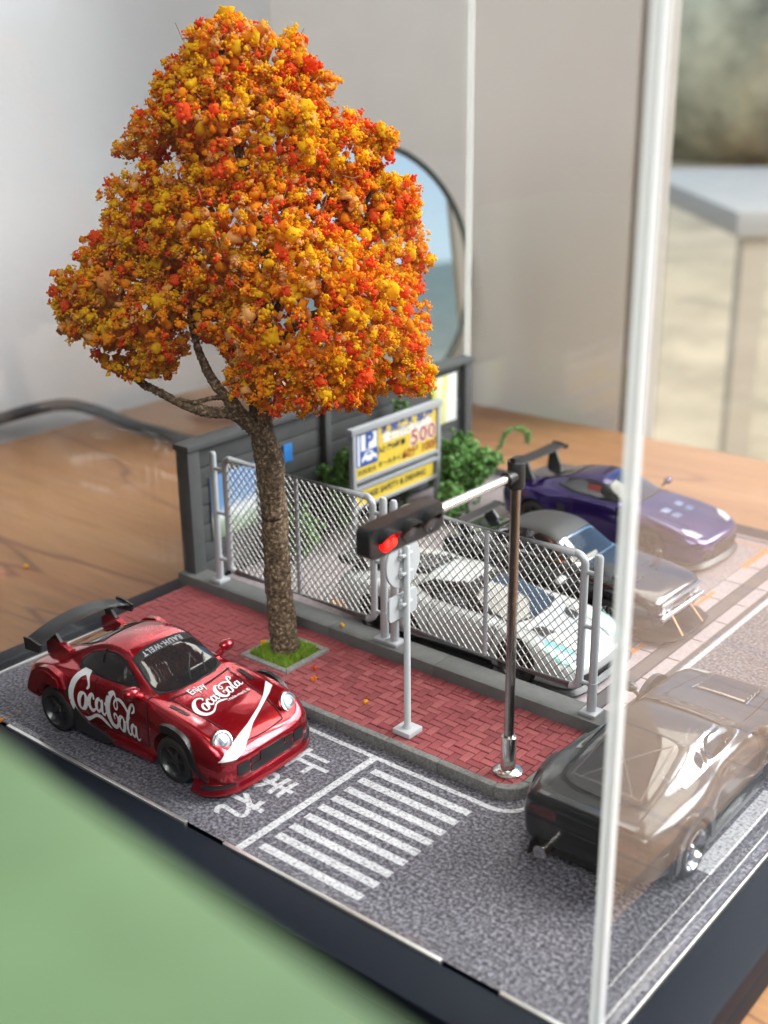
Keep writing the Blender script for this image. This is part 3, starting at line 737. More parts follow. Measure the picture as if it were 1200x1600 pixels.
# ================================================================== AUTUMN TREE
tr = thing('autumn_tree', 'model tree with orange, yellow and red foam leaves in the grass square', 'tree', (-12.22, 6.06, .22))
M_bark = speckle('bark', [(.036, .024, .014), (.10, .064, .038), (.20, .14, .083), (.55, .42, .27)], 13, .95, 4.0, pos=(.34, .47, .58, .71), bump=.9)
def rough_tube(name, paths, parent, amp):
    """tapered limbs with a crumbly coat"""
    b = MB()
    for pts, r0, r1, n in paths:
        pth = smoothpath(pts, n); rs = list(np.linspace(r0, r1, len(pth))); b.tube([tuple(p) for p in pth], rs, 26)
    o = b.build(name, M_bark, parent, 180); me = o.data
    k = len(me.vertices); co = np.empty(k*3); me.vertices.foreach_get('co', co); co = co.reshape(-1, 3)
    no = np.empty(k*3); me.vertices.foreach_get('normal', no); no = no.reshape(-1, 3)
    lowf = np.sin(co[:, 2:3]*2.1+co[:, :1]*6)*.018+np.sin(co[:, 2:3]*5.3+co[:, 1:2]*9)*.012
    co += no*(rng.normal(0, amp, (k, 1))+lowf); me.vertices.foreach_set('co', co.ravel()); me.update(); return o
rv = np.array([math.cos(YAW), math.sin(YAW), 0]); dv = np.array([-math.sin(YAW), math.cos(YAW), 0])
def T3(px_, py_, d=0.):
    """a point of the crown from its place across (cm), up (cm) and depth (cm) about the trunk"""
    rr = (px_-440)/73.0; z = 6.66+(600-py_)/68.4
    p = rv*rr+dv*d; return (p[0], p[1], z-.22)
rough_tube('trunk', [([(0, 0, -.06), (.0, 0, .5), (-.06, .0, 1.6), (-.12, .0, 3.0), (-.20, 0.02, 4.4), T3(424, 690), T3(418, 625), T3(418, 570)], .345, .255, 22),
                     ([(.04, -.04, .02), (.05, -.03, .35), (-.03, 0, 1.0), (-.06, 0, 1.5)], .36, .27, 12),
                     ([T3(430, 800, -.05), T3(440, 735, -.1), T3(436, 690, -.12), T3(418, 655, -.14), T3(395, 640, -.1)], .23, .2, 14)], tr, .012)
rough_tube('branch', [([T3(428, 700, -.1), T3(410, 655, -.15), T3(385, 625, -.2), T3(372, 605, -.2)], .19, .16, 14),
                      ([T3(405, 650, -.15), T3(372, 628, -.2), T3(335, 622, -.25), T3(295, 610, -.3), T3(262, 592, -.3), T3(232, 575, -.3), T3(200, 545, -.3)], .13, .07, 14)], tr, .012)
rough_tube('branch', [([T3(374, 610, -.2), T3(350, 580, -.2), T3(333, 545, -.2), T3(322, 510, -.2), T3(310, 440, 0)], .11, .07, 14),
                      ([T3(378, 600, -.2), T3(345, 600, -.3), T3(315, 606, -.3), T3(290, 600, -.35)], .05, .03, 12)], tr, .01)
rough_tube('branch', [([T3(418, 575), T3(425, 500), T3(445, 400, -.2), T3(420, 300), T3(395, 190), T3(385, 90)], .22, .05, 16),
                      ([T3(420, 560), T3(480, 500, .2), T3(560, 470, .3), T3(640, 480, .3)], .12, .04, 16), ([T3(422, 520), T3(500, 400, .8), T3(590, 330, 1), T3(620, 280, 1)], .1, .03, 16),
                      ([T3(400, 480), T3(300, 420, .4), T3(220, 420, .4), T3(140, 450, .2)], .1, .03, 16), ([T3(440, 420, -.5), T3(450, 470, -1.0), T3(480, 540, -1.3)], .09, .03, 12)], tr, .01)
# crown: foam crumbs clumped on the outside of a few leaf masses (px across, px up, depth, radii in px-like units)
MASS = [(390, 118, 0, 74, 76, 80), (348, 165, 0, 72, 80, 85), (300, 245, 0, 78, 85, 90), (400, 215, 0, 150, 110, 140), (445, 130, 20, 75, 72, 70), (385, 340, 0, 172, 130, 165), (225, 430, -10, 105, 95, 110), (280, 330, 0, 98, 110, 115), (160, 455, 0, 62, 52, 60), (310, 470, -60, 100, 66, 90),
        (505, 450, -70, 150, 130, 130), (605, 500, 40, 80, 108, 110), (622, 400, 80, 52, 105, 90), (550, 250, 60, 55, 78, 80), (490, 545, -90, 118, 66, 90), (650, 315, 90, 24, 42, 40), (598, 232, 60, 26, 26, 30), (572, 300, 60, 55, 55, 60), (500, 165, 20, 40, 70, 60), (405, 548, -40, 48, 38, 60), (235, 528, -20, 72, 44, 60), (655, 575, 20, 44, 36, 45), (570, 605, 0, 30, 30, 30)]
MASS = [(a+(14 if a > 520 else 0), 600-(600-b)*.965, c, d_, e_*(.95 if b > 500 else 1), f_) for a, b, c, d_, e_, f_ in MASS]
HOLES = [(300, 258, 24, 27), (232, 262, 30, 24), (332, 560, 46, 38), (452, 410, 10, 15)]
for _ in range(50):                               # ragged outer sprays
    m_ = MASS[rng.integers(0, 19)]; v = rng.normal(0, 1, 3); v /= np.linalg.norm(v); r_ = rng.uniform(12, 26)
    MASS.append((m_[0]+v[0]*m_[3]*1.0, m_[1]+v[1]*m_[4]*1.0, m_[2]+v[2]*m_[5]*1.0, r_, r_*rng.uniform(.6, 1.1), r_))
def inhole(q, g_=0):
    """gaps through the crown, along the line of sight of the trunk's front"""
    d_ = q[2]/73.; y_ = q[1]-24*d_; x_ = 440+(q[0]-440)*26/(26+d_)
    return any(((x_-h[0])/(h[2]+g_))**2+((y_-h[1])/(h[3]+g_))**2 < 1 for h in HOLES)
cc = []
area = np.array([m_[3]*m_[4] for m_ in MASS], float); area /= area.sum()
NCL = 6000
while len(cc) < NCL:
    m_ = MASS[rng.choice(len(MASS), p=area)]
    v = rng.normal(0, 1, 3); v /= np.linalg.norm(v)
    rr = rng.uniform(.78, 1.02) if rng.random() < .86 else rng.uniform(.35, .8)
    q = np.array([m_[0]+v[0]*m_[3]*rr, m_[1]+v[1]*m_[4]*rr, m_[2]+v[2]*m_[5]*rr])
    deep = False
    for o_ in MASS:
        if ((q[0]-o_[0])/o_[3])**2+((q[1]-o_[1])/o_[4])**2+((q[2]-o_[2])/o_[5])**2 < .36: deep = True; break
    if deep and rng.random() < .80: continue
    if inhole(q): continue
    cc.append(q)
YEL, ORA, RED, TAN, DRK = [np.array(c) for c in ((.98, .62, .02), (.98, .40, .02), (.94, .14, .03), (.95, .56, .20), (.88, .40, .08))]
C = []; Rr = []; Co = []; C2 = []; R2 = []; Co2 = []
for q in cc:
    c0 = np.array(T3(q[0], q[1], q[2]/73.))
    right = np.clip((q[0]-430)/180, -1, 1)
    pr = np.array([.36, .36, .14, .11, .03]); pr = pr*np.array([1, 1, 1+.6*max(right, 0), 1-.7*max(right, 0), 1-.6*max(right, 0)])  # haze at the left and brightness at the right are put into the dye shares
    u = q/16.0                                        # neighbouring crumbs are often dyed alike
    nz_ = math.sin(u[0]+1.7*math.sin(.7*u[1]))+math.sin(1.13*u[1]+1.9*math.sin(.6*u[2]))+math.sin(.9*u[2]+1.3*math.sin(.8*u[0]))
    pr = pr*np.array([math.exp(.55*nz_), 1, math.exp(-.5*nz_), math.exp(-.15*nz_), math.exp(-.3*nz_)]); pr /= pr.sum()
    col = (YEL, ORA, RED, TAN, DRK)[rng.choice(5, p=pr)]
    sz = rng.choice([.6, .9, 1.25, 1.9, 2.6], p=[.33, .34, .21, .09, .03])
    if sz > 1.8 and rng.random() < .6: col = YEL if rng.random() < .7 else RED
    C.append(c0); Rr.append(rng.uniform(.040, .066)*sz); Co.append(col*rng.uniform(.92, 1.05))
    for k in range(int(6+5*sz*max(1, sz*.6))):
        v = rng.normal(0, 1, 3); v /= np.linalg.norm(v)
        C2.append(c0+v*(.03+.062*sz*rng.uniform(.6, 1.35))); R2.append(rng.uniform(.016, .034)*(.8+.2*sz)); Co2.append((col if rng.random() < .85 else (YEL, ORA, RED, TAN)[rng.integers(0, 4)])*rng.uniform(.9, 1.06))
k = 0
while k < 3800:                                   # crumbs that fill the inside
    m_ = MASS[rng.choice(len(MASS), p=area)]
    v = rng.normal(0, 1, 3); v /= np.linalg.norm(v); rr = rng.uniform(.5, .9)
    q = np.array([m_[0]+v[0]*m_[3]*rr, m_[1]+v[1]*m_[4]*rr, m_[2]+v[2]*m_[5]*rr])
    if inhole(q, 8): continue
    C2.append(np.array(T3(q[0], q[1], q[2]/73.))); R2.append(rng.uniform(.06, .12)); Co2.append((TAN, ORA, ORA, YEL)[rng.integers(0, 4)]*rng.uniform(.9, 1.0)); k += 1
M_foam = attr_mat('foam_leaves', .95, .52)
def lumps(name, C, Rd, cols, m, parent):
    """ragged foam lumps: a knobbly ball of fine random bumps"""
    V0, F0 = ico(2); n = len(C); k = len(V0)
    low = rng.normal(0, 1, (n, 4, 3)); amp = np.zeros((n, k))
    for q in range(4): amp += .13*np.sin(3.2*(low[:, q] @ V0.T)+q)
    V = V0[None]*(1+amp[..., None]+rng.normal(0, .17, (n, k, 1)))
    V = V*rng.uniform(.7, 1.3, (n, 1, 3)); V = (V*np.asarray(Rd)[:, None, None]+np.asarray(C)[:, None]).reshape(-1, 3)
    Fc = (F0[None]+(np.arange(n)*k)[:, None, None]).reshape(-1, 3)
    me = bpy.data.meshes.new(name); me.vertices.add(len(V)); me.vertices.foreach_set('co', V.ravel().astype(np.float32))
    me.loops.add(len(Fc)*3); me.loops.foreach_set('vertex_index', Fc.ravel().astype(np.int32))
    me.polygons.add(len(Fc)); me.polygons.foreach_set('loop_start', np.arange(0, len(Fc)*3, 3, dtype=np.int32)); me.polygons.foreach_set('loop_total', np.full(len(Fc), 3, dtype=np.int32))
    a = me.color_attributes.new('dye', 'FLOAT_COLOR', 'POINT'); c4 = np.ones((n, 4)); c4[:, :3] = cols; a.data.foreach_set('color', np.repeat(c4, k, 0).ravel().astype(np.float32))
    me.update(calc_edges=True); return link(name, me, m, parent)
tag(lumps('crown', np.array(C), np.array(Rr), np.clip(np.array(Co), 0, .98), M_foam, tr), kind='stuff')
tag(granules('crown_crumb', np.array(C2), np.array(R2), np.clip(np.array(Co2), 0, .98), M_foam, tr, ICO0, .34), kind='stuff')
print('lumps', len(C), 'crumbs', len(C2))
# fine fibres that show between the crumbs
fb = MB()
for k in range(450):
    q = cc[rng.integers(len(cc))]; p = np.array(T3(q[0], q[1], q[2]/73.)); d1 = rng.normal(0, .10, 3); d2 = d1+rng.normal(0, .14, 3)
    fb.tube([tuple(p), tuple(p+d1), tuple(p+d1+d2*.6)], .006+.006*rng.random(), 3, False)
tag(fb.build('fibre', P('fibre_brown', (.42, .24, .10), .9), tr, None), kind='stuff')
# fallen crumbs
for (x, y, z, c, lab) in ((-9.02, 5.35, .25, YEL, 'yellow crumb of leaf on the bricks between tree and road sign'), (-10.6, 5.36, .25, ORA, 'orange crumb of leaf on the bricks right of the tree pit, nearer the kerb'), (-10.95, 5.75, .25, RED, 'red crumb of leaf on the bricks beside the corner of the tree pit'),
                          (-12.75, 5.9, .30, YEL, 'yellow crumb of leaf at the left edge of the grass square'), (-22.4, 12.6, -.98, YEL, 'yellow crumb on the desk behind the red car, larger one'), (-24.2, 6.9, -.98, YEL, 'yellow crumb on the desk at the left edge of the picture'),
                          (-11.62, 7.55, .52, YEL, 'yellow and orange crumb lying on the concrete fence kerb'), (-15.1, -.04, .04, ORA, 'orange crumb lying in the gap of the silver rail')):
    n_ = 7; P_ = np.array([x, y, z+.03])+rng.normal(0, .03, (n_, 3)); P_[:, 2] = np.maximum(P_[:, 2], z+.02)
    o = granules('leaf_crumb', P_, rng.uniform(.02, .045, n_), np.tile(c, (n_, 1)), bpy.data.materials['foam_leaves']); tag(o, lab, 'leaf crumb', 'foam leaf crumbs fallen from the tree')

# ================================================================== GREEN SLAB IN FRONT (unknown thing; its shape and legs are made up)
gs = thing('green_slab', 'out of focus pale green padded seat in front of the desk, filling the lower left', 'padded_object', (2.5, -9.46, 10.11), R(-5))
MB().box(-14, 2.9, -9, 0, -3.3, .12, .75, 8).build('surface', P('pale_green', (.072, .125, .056), .6, var=.35, vscale=.16, bump=.15, bscale=14), gs, 35)
for x in (-12.8, -1.2):
    for y in (-8, -5): MB().tube([(x, y, -95.1), (x, y, -3.2)], .5, 10).build('leg', P('added_leg', (.05, .04, .035), .5), gs, 60)
# ================================================================== CARS (1:64 models; shapes given in metres of the full-size car, scaled by K)
K = 100/64.0
def bspl(Pn, n, closed):
    """uniform cubic B-spline through the list of control arrays"""
    Pn = np.asarray(Pn, float)
    if closed: Q = np.concatenate([Pn[-1:], Pn, Pn[:2]])
    else: Q = np.concatenate([2*Pn[:1]-Pn[1:2], Pn, 2*Pn[-1:]-Pn[-2:-1]])
    out = []
    for i in range(1, len(Q)-2):
        a, b, c, d = Q[i-1], Q[i], Q[i+1], Q[i+2]
        for k in range(n):
            t = k/n
            out.append(((1-t)**3*a+(3*t**3-6*t*t+4)*b+(-3*t**3+3*t*t+3*t+1)*c+t**3*d)/6)
    if not closed: out.append(Q[-2])
    return np.array(out)
def body_mesh(st, nx=8, nr=6):
    """st rows: x, zb, ws, w, zm, ysh, zsh, yb, zbelt, yr, zr, zc (half section); lofted, mirrored, closed"""
    rings = []
    for (x, zb, ws, w_, zm, ysh, zsh, yb, zbl, yr, zr, zc) in st:
        h = [(0, zb), (ws*.6, zb), (ws-.02, zb), (ws, zb+.05), (w_, zm), ((w_*2+ysh)/3+.0, zm+.72*(zsh-zm)), (ysh, zsh), (yb, zbl), ((yb+yr)/2+.01, (zbl+zr)/2), (yr, zr), (yr*.5, zr+.78*(zc-zr)), (0, zc)]
        full = [(x, y, z) for y, z in h]+[(x, -y, z) for y, z in h[-2:0:-1]]
        rings.append(full)
    rings = np.array(rings)                       # (n, m, 3)
    G = bspl(rings, nx, False)
    G = np.array([bspl(r, nr, True) for r in G])
    n, m = G.shape[:2]
    V = G.reshape(-1, 3); Fc = []
    for i in range(n-1):
        for j in range(m): Fc.append((i*m+j, i*m+(j+1) % m, (i+1)*m+(j+1) % m, (i+1)*m+j))
    Fc.append(tuple(range(m))[::-1]); Fc.append(tuple((n-1)*m+j for j in range(m)))
    me = mesh_np('body', V*K, Fc, True)
    b = bmesh.new(); b.from_mesh(me); bmesh.ops.recalc_face_normals(b, faces=b.faces); b.to_mesh(me); b.free(); me.update()
    return me
def boolean(me, cutters, smooth=32):
    o = bpy.data.objects.new('tmp', me); COL.objects.link(o); cs = []
    for cme in cutters:
        c = bpy.data.objects.new('tmpc', cme); COL.objects.link(c); cs.append(c)
        md = o.modifiers.new('b', 'BOOLEAN'); md.object = c; md.operation = 'DIFFERENCE'; md.solver = 'EXACT'
    bpy.context.view_layer.update()
    out = bpy.data.meshes.new_from_object(o.evaluated_get(bpy.context.evaluated_depsgraph_get()))
    for q in [o]+cs: bpy.data.objects.remove(q)
    out.polygons.foreach_set('use_smooth', [True]*len(out.polygons)); out.set_sharp_from_angle(angle=R(smooth)); out.name = 'body'
    return out
DIRS = {'top': (lambda u, v: (Vector((u*K, v*K, 6)), Vector((0, 0, -1)))),      # u = x, v = y
        'right': (lambda u, v: (Vector((u*K, -6, v*K)), Vector((0, 1, 0)))),     # u = x, v = z, side y<0
        'left': (lambda u, v: (Vector((u*K, 6, v*K)), Vector((0, -1, 0)))),
        'front': (lambda u, v: (Vector((9, u*K, v*K)), Vector((-1, 0, 0)))),     # u = y, v = z
        'rear': (lambda u, v: (Vector((-12, u*K, v*K)), Vector((1, 0, 0))))}
class Car:
    def __init__(s, name, label, loc, rz, st, wheels, wr, arch, group=None, paint=None, arch_w=None):
        s.t = thing(name, label, 'model car', loc, rz, group)
        me = body_mesh(st); s.bvh0 = BVHTree.FromPolygons([v.co[:] for v in me.vertices], [tuple(p.vertices) for p in me.polygons])
        cut = []
        for (x, z, tr_) in wheels:
            for sg in (-1, 1):
                c = MB().lathe([(arch*K, -.30*K), (arch*K, .6*K)], 40, Matrix.Translation((x*K, sg*(tr_-.05)*K, (z+.03)*K)) @ Matrix.Rotation(R(-90*sg), 4, 'X')).mesh('c'); cut.append(c)
        me = boolean(me, cut)
        s.body = link('body', me, paint, s.t)
        s.bvh = BVHTree.FromPolygons([v.co[:] for v in me.vertices], [tuple(p.vertices) for p in me.polygons])
    def hit(s, dirn, u, v, off=0., bvh=None):
        o, d = DIRS[dirn](u, v); h = (bvh or s.bvh).ray_cast(o, d)
        if h[0] is None: return None
        n = h[1]
        if n.dot(d) > 0: n = -n
        return h[0]+n*off
    def proj(s, name, V2, F2, dirn, m, off=.012, parent=None, smooth=True, bvh=None, relax=0):
        P3 = [s.hit(dirn, u, v, off, bvh) for u, v in V2]
        Fc = [f for f in F2 if all(P3[i] is not None for i in f)]
        Fc = [f for f in Fc if max((P3[f[i]]-P3[f[i-1]]).length for i in range(len(f))) < .45]
        if not Fc: return None
        used = sorted({i for f in Fc for i in f}); mp = {q: i for i, q in enumerate(used)}
        PV = np.array([P3[i][:] for i in used]); FL = [tuple(mp[i] for i in f) for f in Fc]
        if relax:                                   # even out the small facets of the body under a glass patch
            nb = [set() for _ in PV]; ec = {}
            for f in FL:
                for a, b in zip(f, f[1:]+f[:1]): nb[a].add(b); nb[b].add(a); k_ = (min(a, b), max(a, b)); ec[k_] = ec.get(k_, 0)+1
            bd = [set() for _ in PV]
            for (a, b), c_ in ec.items():
                if c_ == 1: bd[a].add(b); bd[b].add(a)
            for _ in range(relax):
                NV = PV.copy()
                for i in range(len(PV)):
                    q = bd[i] if bd[i] else nb[i]
                    if len(q) > 1 and not (bd[i] and len(q) != 2): NV[i] = .5*PV[i]+.5*np.mean([PV[j] for j in q], axis=0)
                PV = NV
        me = mesh_np(name, PV, FL, smooth)
        d = DIRS[dirn](0, 0)[1]
        a = sum((p.normal.dot(d)*p.area) for p in me.polygons)
        if a > 0: me.flip_normals()
        return link(name, me, m, parent or s.t)
    def patch(s, name, poly, dirn, m, off=.012, res=.035, parent=None, bvh=None, smooth=True, relax=None):
        relax = relax if relax is not None else (14 if m is M_glass else 0)
        if relax: off += .006
        pts = [Vector(p) for p in poly]; n = len(pts); bd = []
        for i in range(n):
            a, b = pts[i], pts[(i+1) % n]; k = max(1, int((b-a).length/res))
            for q in range(k): bd.append(a.lerp(b, q/k))
        xs_ = [p.x for p in bd]; ys_ = [p.y for p in bd]; nb = len(bd)
        inner = []
        from mathutils.geometry import intersect_point_line
        arr = np.array([[p.x, p.y] for p in bd])
        for gx in np.arange(min(xs_)+res*.5, max(xs_), res):
            for gy in np.arange(min(ys_)+res*.5, max(ys_), res):
                if np.hypot(arr[:, 0]-gx, arr[:, 1]-gy).min() > res*.45: inner.append(Vector((gx, gy)))
        vo, eo, fo, *_ = delaunay_2d_cdt(bd+inner, [], [list(range(nb))], 1, 1e-6)
        return s.proj(name, [(v.x, v.y) for v in vo], [tuple(f) for f in fo], dirn, m, off, parent, smooth, bvh, relax)
    def stroke(s, name, pts, wdt, dirn, m, off=.014, n=8, parent=None, closed=False):
        """thin line lying on the body"""
        pth = smoothpath(pts, n) if len(pts) > 2 else [np.array(p, float) for p in np.linspace(pts[0], pts[1], 10)]
        V = []; Fc = []
        for i, p in enumerate(pth):
            a = np.array(pth[max(i-1, 0)]); b = np.array(pth[min(i+1, len(pth)-1)]); d = (b-a)[:2]; d = d/(np.linalg.norm(d)+1e-9); nn = np.array([-d[1], d[0]])*wdt/2
            V += [tuple(np.array(p[:2])+nn), tuple(np.array(p[:2])-nn)]
            if i: Fc.append((2*i-2, 2*i, 2*i+1, 2*i-1))
        return s.proj(name, V, Fc, dirn, m, off, parent)
    def wheel(s, x, z, yo, r, wd, rim_m, tyre_m, spokes=5, dish=.06, parts=True):
        """yo: outer face distance from the centreline; both sides"""
        for sg in (-1, 1):
            wt = bpy.data.objects.new('wheel', None); COL.objects.link(wt); wt.parent = s.t; wt.location = (x*K, sg*yo*K, z*K); wt.rotation_euler = (R(90)*(-sg), 0, 0) if False else (R(-90*sg), 0, 0)
            rk, wk = r*K, wd*K
            MB().lathe([(rk*.66, -wk), (rk*.93, -wk), (rk, -wk*.85), (rk, -wk*.16), (rk*.96, -wk*.04), (rk*.90, 0), (rk*.74, 0), (rk*.70, -wk*.05), (rk*.68, -wk*.3)], 40, None, False).build('tyre', tyre_m, wt, 40)
            rm = MB().lathe([(rk*.685, -wk*.95), (rk*.70, -wk*.04), (rk*.735, .006), (rk*.70, .012), (rk*.65, -wk*.06), (rk*.58, -wk*.22), (rk*.55, -wk*.55), (.02, -wk*.6)], 36, None, True)
            for k in range(spokes):
                a = 2*math.pi*k/spokes
                rm.box(.10*rk, .60*rk, -.075*rk, .075*rk, -wk*.5, -wk*.20, .01) if False else None
                Mz = Matrix.Rotation(a, 4, 'Z')
                rm.prism([(.08*rk, -.11*rk), (.60*rk, -.07*rk), (.60*rk, .07*rk), (.08*rk, .11*rk)], -wk*.5, -wk*.18, Mz, .008)
            rm.lathe([(.17*rk, -wk*.5), (.17*rk, -wk*.13), (.12*rk, -wk*.08), (.02, -wk*.07)], 20)
            rm.build('rim', rim_m, wt, 35)
M_tyre = P('tyre_rubber', (.014, .014, .014), .75)
M_rimb = P('rim_black', (.02, .02, .021), .3, coat=.4)
M_rimc = P('rim_chrome', (.65, .65, .66), .15, metal=1)
M_glass = P('tinted_glass', (.016, .016, .018), .03, coat=1.0, spec=.8)
M_trim = P('trim_black', (.013, .013, .014), .38)
M_gap = P('panel_gap', (.010, .006, .006), .7)
M_lampg = P('lamp_glass', (.62, .64, .67), .22, metal=.35, coat=1)
M_lampr = P('lamp_ring', (.82, .82, .83), .18, metal=.9)
M_lampred = P('lamp_red', (.05, .004, .005), .15, coat=1)
M_dec = P('decal_white', (.80, .80, .81), .32, coat=.5)
M_carbon = P('wing_black', (.016, .016, .017), .42, coat=.15)
def candy(name, c, metal=.55, rough=.28): return P(name, c, rough, metal, coat=1.0, var=.10, vscale=30, coat_r=.025)
def cage(c, cut=None): pass
def wing(c, x, z, span, chord, m, struts, sm, curve=.06, thick=.035, plate=.12, droop=0):
    """rear wing: arched aerofoil with end plates on two struts"""
    wt = bpy.data.objects.new('wing', None); COL.objects.link(wt); wt.parent = c.t
    prof = [(-.5, .06), (-.25, .02), (.1, .0), (.45, .02), (.5, .035), (.45, .06), (.1, thick/.3*.55), (-.25, .10), (-.5, .10)]
    n = 24; V = []; Fc = []; q = len(prof)
    for i in range(n+1):
        u = -1+2*i/n; y = u*span; zz = z+curve*(1-u*u)-droop*abs(u)**6; xx = x+.10*(1-u*u)*chord
        for (a, b) in prof: V.append(((xx+a*chord)*K, y*K, (zz+b*chord)*K))
        if i:
            for k in range(q): Fc.append(((i-1)*q+k, (i-1)*q+(k+1) % q, i*q+(k+1) % q, i*q+k))
    Fc += [tuple(range(q))[::-1], tuple(n*q+k for k in range(q))]
    me = mesh_np('blade', V, Fc, True); b = bmesh.new(); b.from_mesh(me); bmesh.ops.recalc_face_normals(b, faces=b.faces); b.to_mesh(me); b.free(); me.set_sharp_from_angle(angle=R(50))
    link('blade', me, m, wt)
    for sg in (-1, 1):
        MB().prism([((x-.52*chord)*K, (z-plate*.75)*K), ((x+.5*chord)*K, (z-plate*.55)*K), ((x+.62*chord)*K, (z+plate*.25)*K), ((x-.1*chord)*K, (z+plate*.55)*K), ((x-.56*chord)*K, (z+plate*.5)*K)], -.018*K, .018*K,
                   Matrix(((1, 0, 0, 0), (0, 0, 1, sg*span*K), (0, 1, 0, 0), (0, 0, 0, 1))), .006).build('end_plate', m, wt)
    for (xb, zb, y) in struts:
        for sg in (-1, 1):
            MB().prism([((xb-.16)*K, zb*K), ((xb+.20)*K, zb*K), ((x+.22*chord)*K, (z+curve*.7)*K), ((x-.16*chord)*K, (z+curve*.7)*K)], -.025*K, .025*K, Matrix(((1, 0, 0, 0), (0, 0, 1, sg*y*K), (0, 1, 0, 0), (0, 0, 0, 1))), .008).build('strut', sm, wt)
    return wt

# ---------------------------------------------------------------- lettering drawn with a brush (script wordmark)
def wordmark():
    p = []
    p.append([(2.30, .80, .07), (2.52, 1.12, .13), (2.30, 1.48, .14), (1.75, 1.66, .17), (1.05, 1.30, .26), (.45, .55, .33), (.18, -.40, .36), (.40, -1.30, .34), (1.0, -1.85, .26), (1.85, -1.90, .18), (2.55, -1.50, .13), (3.2, -1.02, .13), (3.9, -.86, .19), (4.6, -1.02, .18), (5.2, -1.18, .05)])
    def ell(cx, cy, rx, ry, th, lean=.25):
        return [(cx+rx*math.cos(t)+lean*ry*math.sin(t), cy+ry*math.sin(t), th*(.45+.75*abs(math.cos(t)))) for t in np.linspace(0, 2*math.pi, 15)]
    p.append(ell(1.72, -.42, .42, .72, .17))
    p.append([(1.95, .25, .08), (2.3, .05, .06), (2.55, .12, .06)])
    p.append([(3.12, .38, .12), (3.10, .62, .09), (2.86, .60, .13), (2.55, .10, .20), (2.55, -.45, .20), (2.86, -.72, .15), (3.3, -.40, .07), (3.55, -.10, .05)])
    p.append([(4.10, .52, .10), (3.80, .66, .11), (3.48, .22, .18), (3.45, -.25, .18), (3.70, -.44, .12), (4.0, -.08, .07), (4.2, .5, .07)])
    p.append([(4.28, .66, .15), (4.18, .1, .18), (4.20, -.30, .16), (4.45, -.38, .09), (4.72, -.05, .05)])
    p.append([(4.72, .62, .16), (5.02, .70, .16)])
    p.append([(8.45, 1.30, .04), (8.10, 1.72, .14), (7.45, 2.02, .17), (6.75, 2.02, .12), (6.25, 1.72, .09), (6.02, 1.30, .09), (6.22, 1.00, .08), (6.52, 1.22, .08), (6.48, 1.75, .08), (6.1, 2.1, .10)])
    p.append([(6.20, 2.15, .08), (5.85, 2.10, .16), (5.35, 1.55, .28), (5.05, .70, .34), (5.12, -.10, .34), (5.50, -.62, .26), (6.02, -.62, .17), (6.42, -.20, .13), (6.48, .35, .11), (6.18, .58, .09), (5.92, .35, .09), (6.0, .1, .07)])
    p.append(ell(7.05, .18, .40, .66, .16))
    p.append([(7.3, .75, .07), (7.6, .62, .05), (7.95, .95, .05)])
    p.append([(8.75, 1.95, .05), (9.1, 2.28, .12), (9.0, 2.62, .12), (8.62, 2.48, .12), (8.25, 1.70, .19), (7.98, .75, .19), (7.95, .05, .18), (8.2, -.12, .11), (8.55, .25, .06)])
    p.append([(9.18, 1.00, .10), (8.90, 1.08, .11), (8.60, .68, .17), (8.55, .22, .17), (8.80, .04, .12), (9.08, .38, .07), (9.28, .95, .07)])
    p.append([(9.36, 1.12, .14), (9.26, .60, .17), (9.28, .18, .15), (9.52, .10, .09), (9.85, .42, .05)])
    return p
WM_V, WM_F = filled(dabs(wordmark(), 9), .062)
WM_V = WM_V-np.array([5.0, .3])

# ---------------------------------------------------------------- red widebody coupe
M_red = candy('candy_red', (.40, .004, .016), .7, .2)
st = [(1.015, .22, .40, .42, .34, .36, .44, .28, .46, .15, .47, .47), (1.00, .17, .60, .64, .35, .55, .49, .42, .51, .22, .52, .52), (.93, .13, .76, .80, .37, .68, .57, .52, .575, .28, .585, .59), (.80, .12, .83, .88, .40, .76, .69, .56, .63, .30, .645, .655),
      (.60, .12, .86, .93, .44, .76, .80, .54, .70, .30, .715, .725), (.30, .12, .88, .955, .48, .75, .88, .52, .775, .30, .785, .80), (0, .12, .88, .95, .50, .745, .91, .53, .835, .32, .85, .86), (-.25, .12, .84, .90, .50, .745, .92, .58, .89, .40, .905, .915),
      (-.42, .12, .80, .85, .50, .75, .925, .64, .925, .50, .945, .955), (-.58, .12, .78, .825, .50, .755, .93, .665, .945, .54, 1.03, 1.055), (-.95, .12, .77, .815, .50, .765, .94, .675, .97, .535, 1.265, 1.30), (-1.12, .12, .77, .815, .50, .77, .945, .68, .975, .53, 1.325, 1.37),
      (-1.40, .12, .78, .83, .50, .78, .955, .68, .985, .52, 1.345, 1.39), (-1.70, .12, .84, .92, .52, .82, .97, .68, .99, .49, 1.295, 1.34), (-2.0, .13, .90, 1.01, .54, .86, .98, .67, .985, .46, 1.20, 1.25), (-2.3, .14, .92, 1.03, .56, .865, .975, .65, .975, .43, 1.085, 1.13),
      (-2.6, .15, .91, 1.02, .57, .84, .94, .62, .945, .41, .985, 1.01), (-2.9, .17, .86, .97, .57, .80, .88, .59, .89, .39, .90, .915), (-3.15, .20, .78, .88, .56, .74, .80, .56, .81, .36, .82, .83), (-3.30, .24, .66, .78, .54, .66, .70, .52, .71, .32, .72, .725), (-3.36, .30, .5, .6, .50, .52, .60, .42, .61, .25, .615, .62)]
red = Car('red_sports_car', 'glossy red widebody sports car with white script lettering and big black rear wing', (-10.27, 2.20, 0), R(1.8), st, [(0, .32, .92), (-2.27, .335, .99)], .33, .36, None, M_red)
RX = red
